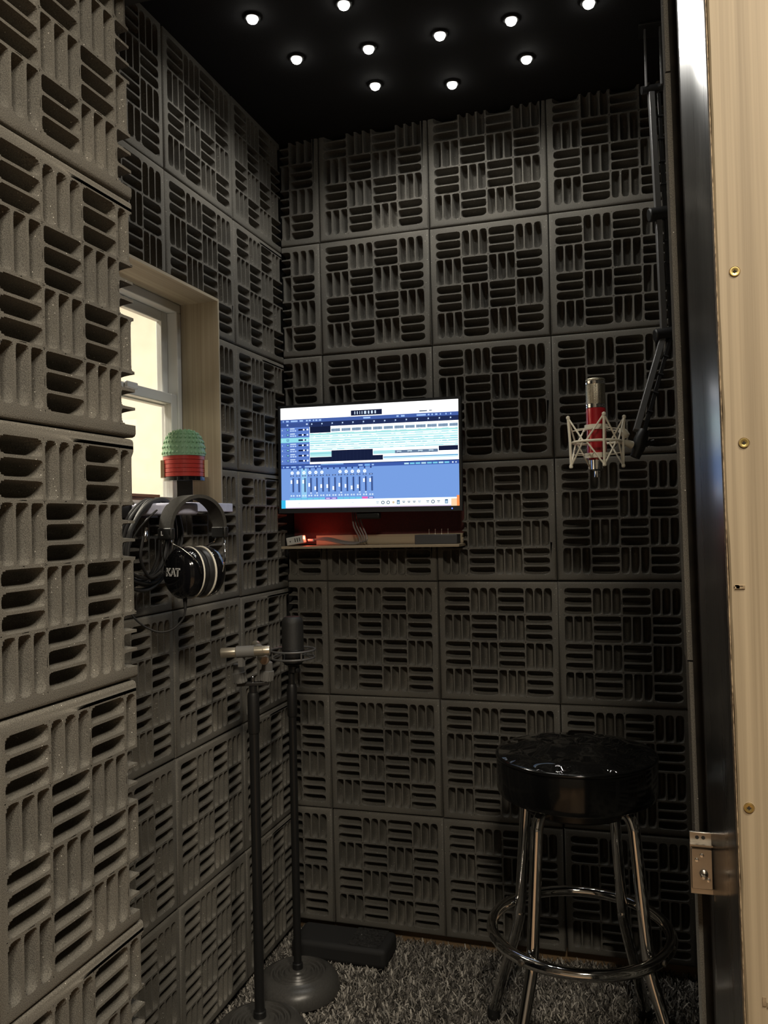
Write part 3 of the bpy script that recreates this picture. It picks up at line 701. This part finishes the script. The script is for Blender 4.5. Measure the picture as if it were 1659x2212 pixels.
# ------------------------------------------------------------------ brick-built ornament (plain stand-in: dome over a drum)
tx, ty, tz = -0.1525, -0.466, WZ0 + 0.0003
orn = thing('brick_ornament', 'toy brick ornament with green studded dome over red drum on black stand', 'ornament', (tx, ty, tz), math.radians(32))
MB().box(-0.026, 0.026, -0.022, 0.022, 0.0, 0.004).box(-0.017, 0.017, -0.012, 0.012, 0.0041, 0.085).build('stand', 'blkgloss', orn, bevel=0.001)
RB, ZD, HD = 0.0455, 0.131, 0.058
for k in range(6):
    z = 0.076 + k * 0.0092
    MB().lathe([(RB - 0.003, z), (RB - 0.0005, z + 0.0004), (RB - 0.0005, z + 0.0086), (RB - 0.003, z + 0.0090)], 24).build('brick_ring', 'blkgloss' if k == 0 else 'brick_red', orn, 25)
dome = MB(); prof = []; st = MB(); ND = 7
for k in range(ND):
    a, b = math.pi / 2 * k / ND, math.pi / 2 * (k + 1) / ND
    r0 = (RB + 0.001) * math.cos(a) ** 0.8; z0, z1 = ZD + HD * math.sin(a), ZD + HD * math.sin(b)
    prof += [(r0, z0), (r0, z1)]
    n = max(4, int(2 * math.pi * r0 / 0.0095))
    for i in range(n):
        t = 2 * math.pi * i / n; st.lathe([(0.0027, 0), (0.0027, 0.0014), (0.0022, 0.0018)], 8, Matrix.Translation((r0 * math.cos(t), r0 * math.sin(t), (z0 + z1) / 2)) @ Matrix.Rotation(t, 4, 'Z') @ Matrix.Rotation(math.pi / 2, 4, 'Y'))
prof.append((0.001, z1)); dome.lathe(prof, 28).build('dome', 'green', orn, 25)
s_ = st.build('studs', 'green', orn); s_['kind'] = 'stuff'
for sg in (-1, 1): MB().box(sg * 0.047 - 0.004, sg * 0.047 + 0.004, -0.014, 0.014, 0.084, 0.122).build('side_block', 'tanp', orn, bevel=0.0008)

# ------------------------------------------------------------------ headphones on the peg
hp = thing('headphones', 'black over-ear headphones hanging by their headband on the shelf peg', 'headphones', (0.012, -0.716, 1.02), math.radians(70))
# local x = axis through the cups (near cup at -x), local y = away from the viewer's right, z up
def cup(sg):
    m = Matrix.Rotation(sg * math.pi / 2, 4, 'Y')
    c = MB().lathe([(0.0475, 0.013), (0.0485, 0.016), (0.0485, 0.026), (0.046, 0.036), (0.039, 0.044), (0.028, 0.0475), (0.001, 0.048)], 40, m, 0.92).build('ear_cup', 'blkgloss', hp)
    MB().lathe([(0.0486, 0.0125), (0.0492, 0.0135), (0.0492, 0.0150), (0.0486, 0.0160)], 40, m, 0.92).build('white_ring', 'whitetrim', c)
    MB().lathe([(0.0405, 0.0005), (0.0455, 0.0015), (0.0475, 0.006), (0.0470, 0.0122), (0.040, 0.0124)], 40, m, 0.92).build('ear_cushion', 'cushion', hp)
    return c
c_near, c_far = cup(-1), cup(1)
me = text_mesh('KAT', 0.020, 0.0002, 0.0008, 0.12); me2 = text_mesh('KAT', 0.020, 0.0002, -0.0004, 0.12)
face = Matrix(((0, 0, -1, -0.0484), (-1, 0, 0, 0.004), (0, 1, 0, 0.002), (0, 0, 0, 1)))
for m_e, mm, dx in ((me, 'whiteprint', 0.0), (me2, 'blkgloss', -0.0005)):
    m_e.transform(Matrix.Translation((dx, 0, 0)) @ face); m_e.materials.clear(); o = mobj('logo', m_e, mm, c_near)
RA = 0.064; ZA = 0.083
bd = MB(); n = 28; vs = []; fs = []
for i in range(n + 1):
    a = math.pi * i / n
    for rr, hw in ((RA - 0.0035, 0.019), (RA + 0.0035, 0.019)):
        for yy in (-hw, hw): vs.append((-rr * math.cos(a), yy * (0.85 + 0.15 * math.sin(a)), ZA + rr * 0.92 * math.sin(a)))
for i in range(n):
    b = 4 * i
    for p, q_ in ((0, 1), (1, 3), (3, 2), (2, 0)): fs.append((b + p, b + q_, b + 4 + q_, b + 4 + p))
fs += [(0, 1, 3, 2), (4 * n, 4 * n + 2, 4 * n + 3, 4 * n + 1)]
bd.add(vs, fs).build('headband', 'band', hp)
for sg in (-1, 1):
    e = MB().box(sg * RA - 0.005, sg * RA + 0.005, -0.019, 0.019, ZA - 0.020, ZA + 0.001).build('band_end', 'blk', hp, bevel=0.002)
    for yy in (-0.014, 0.014):
        p = [(sg * RA, yy, ZA - 0.012), (sg * (RA - 0.001), yy, ZA - 0.026), (sg * 0.050, yy * 2.0, 0.045), (sg * 0.034, yy * 3.3, 0.022), (sg * 0.026, yy * 3.45, 0.0)]
        MB().tube(smooth_path(p, 5), 0.0013, 8).build('wire_yoke', 'chrome', hp)
    for yy in (-0.016,): MB().box(sg * RA - 0.0056, sg * RA + 0.0056, yy - 0.0015, yy + 0.0015, ZA - 0.016, ZA - 0.001).build('band_clip', 'chrome', e)
lm = text_mesh('L', 0.011, 0.0002, 0.0003); lm.transform(Matrix(((0, 0, -1, -RA - 0.0053), (-1, 0, 0, 0.006), (0, 1, 0, ZA - 0.009), (0, 0, 0, 1)))); lm.materials.clear(); mobj('side_letter', lm, 'whiteprint', hp)
MB().lathe([(0.0042, 0.0), (0.004, -0.006), (0.0028, -0.022), (0.002, -0.026)], 12, Matrix.Translation((-0.024, 0.0, -0.044))).build('cord_boot', 'rubber', hp)
p = [(-0.024, 0, -0.070), (-0.028, 0.004, -0.086), (-0.045, 0.016, -0.104), (-0.068, 0.034, -0.104), (-0.098, 0.052, -0.078), (-0.118, 0.062, -0.03), (-0.112, 0.056, 0.03), (-0.094, 0.044, 0.08), (-0.06, 0.03, 0.118)]
MB().tube(smooth_path(p, 7), 0.0018, 8).build('cord', 'rubber', hp)
# coil of cable hanging behind the headphones
cc = thing('coiled_cable', 'thick coil of black cable hanging behind the headphones', 'cable', (-0.066, -0.722, 1.150), 0)
cr = random.Random(21)
for k in range(9):
    ry, rz_ = 0.060 + 0.016 * cr.random() + 0.002 * k, 0.072 + 0.012 * cr.random(); dx = -0.018 + 0.0042 * k; dyy = -0.030 + cr.uniform(-0.012, 0.012)
    p = []
    for i in range(14):
        a = 2 * math.pi * i / 14
        p.append((dx + 0.004 * math.sin(a + k), dyy * (1 - math.sin(a)) / 1.4 + ry * math.cos(a) * (1.0 - 0.15 * math.sin(a)) + 0.002 * cr.uniform(-1, 1), 0.008 - rz_ + rz_ * math.sin(a) + 0.002 * cr.uniform(-1, 1)))
    MB().tube(smooth_path(p, 4, True), 0.0031, 8, True).build('cable_loop', 'rubber', cc)
MB().lathe([(0.0042, 0), (0.0042, 0.014), (0.003, 0.016), (0.003, 0.026)], 12, along((0.024, -0.075, -0.070), (0.026, -0.072, -0.045))).build('plug', 'chrome', cc)
p = [(0.022, -0.075, -0.06), (0.022, -0.085, -0.10), (0.02, -0.055, -0.135), (0.022, -0.02, -0.128)]
MB().tube(smooth_path(p, 6), 0.0028, 8).build('cable_tail', 'rubber', cc)

# ------------------------------------------------------------------ microphone stands
def stand_base(parent):
    pr_ = [(0.0985, 0.0), (0.0995, 0.008), (0.0965, 0.022), (0.088, 0.034), (0.076, 0.041), (0.068, 0.0435)]
    for r in (0.060, 0.047, 0.034): pr_ += [(r + 0.0065, 0.0450), (r + 0.0045, 0.0400), (r + 0.0005, 0.0395), (r - 0.0035, 0.0455)]
    pr_ += [(0.022, 0.046), (0.020, 0.049), (0.013, 0.050)]
    return MB().lathe(pr_, 56).build('base', 'base', parent, 30)
st1 = thing('microphone_stand', 'black round-base microphone stand carrying two slim silver microphones', 'microphone stand', (0.006, -0.470, 0.004))
stand_base(st1)
MB().lathe([(0.014, 0.0502), (0.0135, 0.062), (0.0112, 0.064)], 20).build('collar', 'blkmetal', st1)
MB().tube([(0, 0, 0.0642), (0, 0, 0.655)], 0.0105, 16).build('lower_tube', 'blkmetal', st1)
MB().lathe([(0.0118, 0.6552), (0.0128, 0.66), (0.0128, 0.735), (0.011, 0.742)], 18).build('clutch', 'blk', st1)
MB().tube([(0, 0, 0.7422), (0, 0, 0.757)], 0.0085, 14).build('upper_tube', 'blkmetal', st1)
p0, p1 = Vector((-0.026, -0.010, 0.792)), Vector((0.026, 0.012, 0.792))
MB().box(-0.034, 0.034, -0.008, 0.008, 0.7572, 0.7645, Matrix.Rotation(0.4, 4, 'Z')).build('stereo_bar', 'blkmetal', st1, bevel=0.001)
MB().lathe([(0.004, 0.7647), (0.004, 0.774), (0.0025, 0.777)], 12).build('lock_screw', 'chrome', st1)
def clip_holder(nm, at, tilt):
    m = Matrix.Translation(at) @ Matrix.Rotation(tilt, 4, 'Y')
    h = MB()
    prof_ = [(0.0135, -0.014), (0.0142, -0.012), (0.0142, 0.008), (0.0125, 0.009), (0.0105, 0.026), (0.009, 0.0275)]
    h.lathe(prof_, 20, m)
    for k in range(14):
        a = 2 * math.pi * k / 14; h.box(-0.0012, 0.0012, -0.0006, 0.0012, -0.012, 0.008, m @ Matrix.Rotation(a, 4, 'Z') @ Matrix.Translation((0, 0.0142, 0)))
    return h.build(nm, 'clip', st1, 25)
W1 = Matrix.Translation(Vector((-0.006, 0.470, -0.004)))   # world -> stand local
clip_holder('clip_mount', (-0.0215, -0.020, 0.7795), -0.12)
clip_holder('clip_mount', (0.026, 0.014, 0.7795), 0.12)
mA0, mA1 = Vector((-0.0260, -0.552, 0.8425)), Vector((0.0720, -0.5225, 0.8460))
sm = thing('pencil_microphone', 'slim silver pencil microphone held crosswise in a grey clip', 'microphone', mA0, 0, None)
def pencil(root, v, cap):
    L_ = v.length; m = along((0, 0, 0), v)
    MB().lathe([(0.0085, 0.0), (0.0102, 0.0012), (0.0105, 0.003), (0.0105, L_ * 0.30), (0.0103, L_ * 0.31), (0.0105, L_ * 0.32), (0.0105, L_ * 0.86), (0.0102, L_ * 0.865), (0.0105, L_ * 0.87), (0.0105, L_ - 0.003), (0.0098, L_)], 24, m).build('body', 'silver', root, 30)
    MB().lathe([(0.0084, -0.0002), (0.006, -0.0008), (0.001, -0.001)], 20, m).build('end_cap', cap, root)
    MB().lathe([(0.0106, L_ * 0.32), (0.0122, L_ * 0.325), (0.0122, L_ * 0.685), (0.0106, L_ * 0.69)], 24, m).build('clip', 'clip', root)
pencil(sm, mA1 - mA0, 'darkgrille')
sm.location = mA0
MB().prism([(-0.005, -0.006), (0.005, -0.006), (0.005, 0.006), (-0.005, 0.006)], -0.030, -0.0115).build('clip_foot', 'clip', sm).location = (mA1 - mA0) * 0.42
mB0, mB1 = Vector((0.0480, -0.498, 0.8200)), Vector((-0.014, -0.412, 0.8400))
sm2 = thing('pencil_microphone', 'slim silver pencil microphone behind the crosswise one, its copper end showing', 'microphone', mB0)
pencil(sm2, mB1 - mB0, 'copper')
st2 = thing('microphone_stand', 'black round-base microphone stand carrying a large black microphone', 'microphone stand', (0.008, -0.268, 0.004))
stand_base(st2)
MB().lathe([(0.0125, 0.0502), (0.012, 0.062), (0.0098, 0.064)], 20).build('collar', 'blkmetal', st2)
MB().tube([(0, 0, 0.0642), (0, 0, 0.645)], 0.0092, 16).build('lower_tube', 'blkmetal', st2)
MB().lathe([(0.0105, 0.6452), (0.012, 0.65), (0.012, 0.715), (0.0095, 0.722)], 18).build('clutch', 'blk', st2)
MB().tube([(0, 0, 0.7222), (0, 0, 0.748)], 0.0075, 14).build('upper_tube', 'blkmetal', st2)
bmx, bmy = 0.013, -0.268
mk = thing('condenser_microphone', 'large black condenser microphone in a ring-shaped shock mount', 'microphone', (bmx, bmy, 0.755))
MB().lathe([(0.020, 0.020), (0.0255, 0.024), (0.0262, 0.030), (0.0262, 0.048)], 32).build('body', 'blk', mk)
MB().lathe([(0.0262, 0.0482), (0.0258, 0.050), (0.0258, 0.116), (0.0235, 0.126), (0.018, 0.131), (0.001, 0.132)], 32).build('grille', 'darkgrille', mk)
MB().lathe([(0.0262, 0.049), (0.0270, 0.050), (0.0270, 0.053), (0.0262, 0.054)], 32).build('grille_band', 'blkmetal', mk)
for r, z in ((0.0525, 0.052), (0.0510, 0.034)):
    MB().tube([(r * math.cos(2 * math.pi * k / 40), r * math.sin(2 * math.pi * k / 40), z) for k in range(40)], 0.0026, 8, True).build('mount_ring', 'tube', mk)
for k in range(8):
    a, b = 2 * math.pi * k / 8, 2 * math.pi * (k + (0.5 if k % 2 else -0.5)) / 8
    MB().tube([(0.0515 * math.cos(a), 0.0515 * math.sin(a), 0.052 if k % 2 else 0.034), (0.0275 * math.cos(b), 0.0275 * math.sin(b), 0.044)], 0.0012, 6).build('elastic_cord', 'rubber', mk)
for k in range(4):
    a = math.pi / 4 + math.pi / 2 * k
    MB().tube([(0.052 * math.cos(a), 0.052 * math.sin(a), 0.053), (0.0515 * math.cos(a), 0.0515 * math.sin(a), 0.033)], 0.0022, 8).build('mount_post', 'tube', mk)
MB().lathe([(0.009, -0.002), (0.012, 0.0), (0.012, 0.014), (0.022, 0.019)], 20).build('mount_socket', 'blk', mk)
MB().lathe([(0.005, 0), (0.006, 0.002), (0.006, 0.009), (0.004, 0.01)], 14, along((0.011, -0.008, 0.006), (0.022, -0.016, 0.006))).build('mount_knob', 'blkmetal', mk)

# ------------------------------------------------------------------ low black box on the floor
bb = thing('equipment_case', 'low black leatherette case on the carpet against the back wall', 'case', (0.065, -0.078, 0.0))
MB().box(-0.135, 0.118, -0.055, 0.052, 0.0, 0.048).build('body', 'blkmatte', bb, bevel=0.012, bseg=4)
MB().box(0.015, 0.098, -0.045, 0.046, 0.0482, 0.0496).build('studded_pad', 'glitter', bb, bevel=0.0006)
for i in range(7):
    for j in range(4):
        MB().lathe([(0.0038, 0.0496), (0.0034, 0.0512), (0.0012, 0.0518)], 8, Matrix.Translation((0.022 + i * 0.0115, -0.036 + j * 0.0235 + (0.006 if i % 2 else 0), 0))).build('stud', 'glitter', bb)

# ------------------------------------------------------------------ bar stool
SC = (0.674, -0.374)
stl = thing('bar_stool', 'round bar stool with glossy black vinyl seat and chrome legs', 'stool', (SC[0], SC[1], 0.004))
sp = [(0.100, 0.545), (0.150, 0.546), (0.1565, 0.550), (0.1595, 0.560), (0.1595, 0.610), (0.1575, 0.620)]
MB().lathe(sp, 64).build('seat_side', 'vinyl_side', stl, 30)
MB().lathe([(0.1576, 0.6198), (0.1605, 0.6220), (0.1610, 0.6255), (0.1585, 0.6285)], 64).build('seat_piping', 'vinyl_side', stl, 60)
rm = MB(); seg = 72; rad = [0.1584, 0.150, 0.13, 0.105, 0.08, 0.055, 0.03, 0.012]
vs = []; sr = random.Random(5)
for r in rad:
    for k in range(seg):
        a = 2 * math.pi * k / seg; q_ = r / 0.1584
        z = 0.6280 + 0.016 * (1 - q_ ** 2.2) + (0.0040 * math.sin(3 * a + 9 * q_) + 0.0026 * math.sin(5 * a - 14 * q_ + 1)) * q_ * (1 - q_) * 4
        vs.append((r * math.cos(a), r * math.sin(a), z))
fs = [(i * seg + k, i * seg + (k + 1) % seg, (i + 1) * seg + (k + 1) % seg, (i + 1) * seg + k) for i in range(len(rad) - 1) for k in range(seg)]
fs.append(tuple((len(rad) - 1) * seg + k for k in range(seg)))
rm.add(vs, fs).build('seat_top', 'vinyl', stl, 80)
MB().lathe([(0.105, 0.517), (0.108, 0.521), (0.108, 0.5448)], 40).build('swivel_plate', 'blkmetal', stl)
RR = 0.176; ZR = 0.272
MB().tube([(RR * math.cos(2 * math.pi * k / 72), RR * math.sin(2 * math.pi * k / 72), ZR) for k in range(72)], 0.0115, 14, True).build('foot_ring', 'chrome', stl)
for ang in (149, 239, 329, 59):
    a = math.radians(ang); ca_, sa_ = math.cos(a), math.sin(a)
    p = [(0.06, 0.527), (0.105, 0.530), (0.120, 0.525), (0.1285, 0.508), (0.1315, 0.486), (0.146, 0.34), (0.1515, ZR + 0.01), (0.1545, ZR - 0.012), (0.163, ZR - 0.05), (0.236, 0.012)]
    P = smooth_path([(r * ca_, r * sa_, z) for r, z in p], 6)
    lg = MB().tube(P, 0.0118, 14).build('leg', 'chrome', stl)
    MB().lathe([(0.0135, 0.0), (0.0145, 0.004), (0.0132, 0.022)], 16, Matrix.Translation((0.236 * ca_, 0.236 * sa_, -0.004))).build('foot_cap', 'rubber', lg)
    MB().lathe([(0.0065, 0.0), (0.006, 0.003), (0.003, 0.0048), (0.001, 0.005)], 14, along(((RR + 0.0105) * ca_, (RR + 0.0105) * sa_, ZR), ((RR + 0.03) * ca_, (RR + 0.03) * sa_, ZR))).build('bolt', 'steel', lg)

# ------------------------------------------------------------------ boom arm with red studio microphone
arm = thing('boom_arm', 'black jointed boom arm hanging from the ceiling by the back wall', 'boom arm', (0.862, -0.235, ZC))
def A(x, y, z): return Vector((x - 0.862, y + 0.235, z - ZC))
E1, E2, E3 = A(0.8705, -0.226, 1.752), A(0.8760, -0.222, 1.494), A(0.812, -0.345, 1.268)
TOPJ = A(0.8625, -0.232, 2.020)
MB().box(-0.028, 0.028, -0.028, 0.028, -0.006, -0.0005).build('ceiling_plate', 'blkmetal', arm, bevel=0.001)
MB().box(-0.018, -0.013, -0.012, 0.012, -0.13, -0.0062).box(0.013, 0.018, -0.012, 0.012, -0.13, -0.0062).build('fork', 'tube', arm, bevel=0.001)
MB().tube([TOPJ + Vector((-0.026, -0.008, -0.004)), TOPJ + Vector((0.028, 0.006, 0.004))], 0.0085, 14).build('top_hinge', 'blkmetal', arm)
def sq(p, q, w_, off=0.0):
    d = (q - p); m = Matrix((RT - FW * 0.0, d.normalized().cross(RT).normalized(), d.normalized())).transposed()
    z = d.normalized(); x = (RT - z * RT.dot(z)).normalized(); y = z.cross(x)
    m = Matrix((x, y, z)).transposed().to_4x4(); m.translation = p
    return MB().box(off - w_, off + w_, -w_, w_, 0, d.length, m), m, d.length
for a_, b_ in ((TOPJ, E1), (E1, E2), (E2, E3)):
    d = (b_ - a_).normalized()
    t1, m_, L_ = sq(a_ + d * 0.008, b_ - d * 0.010, 0.0062, -0.007)
    tb = t1.build('arm_tube', 'tube', arm, bevel=0.001)
    t2, m_, L_ = sq(a_ + d * 0.012, b_ - d * 0.014, 0.0042, 0.0085); t2.build('arm_tube', 'blkmetal', arm, bevel=0.001)
    n = 5
    for k in range(1, n): MB().box(0.003, 0.0145, -0.0062, 0.0062, L_ * k / n - 0.0015, L_ * k / n + 0.0015, m_).build('cable_tie', 'rubber', arm)
for e in (E1, E2):
    h = MB().tube([e + Vector((-0.026, -0.010, -0.004)), e + Vector((0.014, 0.003, 0.002))], [0.0145, 0.0145], 18).build('joint', 'blk', arm, bevel=0.003)
    MB().tube([e + Vector((0.0142, 0.003, 0.002)), e + Vector((0.030, 0.008, 0.004))], 0.0055, 12).build('joint_bolt', 'steel', h)
MB().tube([E3 + Vector((0.012, 0.0, 0.010)), E3 + Vector((0.004, -0.004, -0.008)), E3 + Vector((0.000, -0.010, -0.026)), E3 + Vector((-0.008, -0.012, -0.044))], [0.011, 0.014, 0.012, 0.010], 14).build('swivel', 'blk', arm)
MB().tube([E3 + Vector((0.008, -0.004, -0.020)), E3 + Vector((0.030, 0.000, -0.012))], [0.006, 0.0045], 10).build('swivel_lever', 'blk', arm)
# microphone
MX, MY, MZ = 0.7325, -0.398, 1.185
mic = thing('studio_microphone', 'red studio microphone with silver wire-mesh head in an ivory spider mount', 'microphone', (MX, MY, MZ))
RM = 0.0192
mtilt = Matrix.Rotation(math.radians(0.4), 4, 'Y')
MB().lathe([(0.006, 0.0), (0.0062, 0.001), (0.0062, 0.012), (0.0105, 0.015), (0.012, 0.016), (0.0125, 0.034)], 28).build('connector', 'chrome', mic)
MB().lathe([(0.0135, 0.0341), (0.0185, 0.036), (RM, 0.040), (RM, 0.136), (RM - 0.0008, 0.137)], 36).build('body', 'redlac', mic)
MB().lathe([(RM + 0.0002, 0.1371), (RM + 0.0004, 0.1380), (RM + 0.0004, 0.1445), (RM - 0.001, 0.1455)], 36).build('lower_trim', 'chrome', mic)
MB().lathe([(RM - 0.0008, 0.1456), (RM - 0.0006, 0.1462), (RM - 0.0006, 0.184)], 36).build('wire_head', 'grille', mic)
MB().lathe([(RM, 0.1841), (RM + 0.0004, 0.185), (RM + 0.0004, 0.190), (RM - 0.0006, 0.191)], 36).build('upper_trim', 'chrome', mic)
MB().lathe([(RM - 0.0002, 0.1911), (RM, 0.193), (RM - 0.0015, 0.1955), (0.001, 0.1965)], 36).build('mesh_cap', 'grille', mic)
sp_ = MB()
ZU, ZMid, ZLo = 0.098, 0.070, 0.040
cradle = []
for z in (0.099, 0.043):
    MB().lathe([(RM + 0.0006, z - 0.005), (RM + 0.0038, z - 0.005), (RM + 0.0038, z + 0.005), (RM + 0.0006, z + 0.005)], 36).build('clamp_ring', 'ivory', mic)
RO = 0.056
def ring_pt(a, r, z): return (r * math.cos(a), r * math.sin(a), z)
MB().tube([ring_pt(2 * math.pi * k / 48, 0.047, ZMid + 0.0) for k in range(48)], 0.0026, 10, True).build('mount_ring', 'ivory', mic)
A0 = math.radians(-72)
for k in range(4):
    a = A0 + math.pi / 2 * k
    t_, b_ = ring_pt(a, RO, 0.119), ring_pt(a, RO - 0.004, 0.022)
    f = MB().tube([t_, ring_pt(a, RO - 0.003, ZMid), b_], 0.0026, 10)
    f.lathe([(0.001, -0.004), (0.0035, -0.0025), (0.0038, 0), (0.0035, 0.0025), (0.001, 0.004)], 12, Matrix.Translation(t_)); f.lathe([(0.001, -0.004), (0.0035, -0.0025), (0.0038, 0), (0.0035, 0.0025), (0.001, 0.004)], 12, Matrix.Translation(b_))
    for sg in (-1, 1):
        f.tube([t_, ring_pt(a + sg * 0.72, 0.046, ZMid)], 0.0017, 8); f.tube([b_, ring_pt(a + sg * 0.72, 0.046, ZMid)], 0.0017, 8)
    f.build('spider_arm', 'ivory', mic)
    for sg in (-1, 1):
        a2 = a + sg * 0.36
        MB().tube([ring_pt(a2, 0.048, 0.094), ring_pt(a2 + sg * 0.3, RM + 0.003, 0.097)], 0.0009, 6).build('elastic_cord', 'ivory', mic)
        MB().tube([ring_pt(a2, 0.048, 0.047), ring_pt(a2 + sg * 0.3, RM + 0.003, 0.044)], 0.0009, 6).build('elastic_cord', 'ivory', mic)
# bracket from the ring towards the arm
MB().tube([(0.044, 0.018, ZMid), (0.056, 0.030, ZMid - 0.002), (0.066, 0.038, ZMid - 0.006)], [0.004, 0.007, 0.008], 12).build('mount_bracket', 'ivory', mic)
MB().lathe([(0.002, -0.008), (0.010, -0.006), (0.0125, 0.0), (0.010, 0.006), (0.002, 0.008)], 20, along((0.052, 0.026, ZMid + 0.018), (0.066, 0.022, ZMid + 0.030))).build('thumb_screw', 'ivory', mic)

# ------------------------------------------------------------------ latch on the jamb
lt = thing('door_latch', 'small steel draw latch keeper screwed to the door jamb', 'latch', (0.8655, -1.1815, 0.713))
lx = LEAN * (0.745 - ZCM)
lt.location.x += lx - 0.0036
MB().box(-0.0115, 0.0115, -0.0035, -0.0002, 0.0, 0.064).build('plate', 'steel', lt, bevel=0.0006)
MB().box(-0.0105, 0.0105, -0.0062, -0.0037, 0.006, 0.048).build('cover', 'steel', lt, bevel=0.001)
MB().box(-0.0115, 0.0105, -0.011, -0.0037, 0.052, 0.0535).box(0.0112, 0.0124, -0.008, 0.004, -0.004, 0.062).build('flange', 'steel', lt)
MB().lathe([(0.0045, 0.0), (0.0042, 0.003), (0.0028, 0.0065), (0.0008, 0.0075)], 16, along((0.0015, -0.0062, 0.022), (0.0015, -0.02, 0.020))).build('catch', 'chrome', lt)
for x, z in ((-0.005, 0.036), (0.0, 0.041), (0.006, 0.016)): MB().lathe([(0.0022, 0), (0.0018, 0.0008), (0.0006, 0.001)], 12, along((x, -0.0062, z), (x, -0.02, z))).build('rivet', 'chrome', lt)
for x in (-0.004, 0.002): MB().lathe([(0.002, 0), (0.0018, 0.0004)], 10, along((x, -0.0036, 0.0585), (x, -0.02, 0.0585))).build('screw_hole', 'blk', lt)
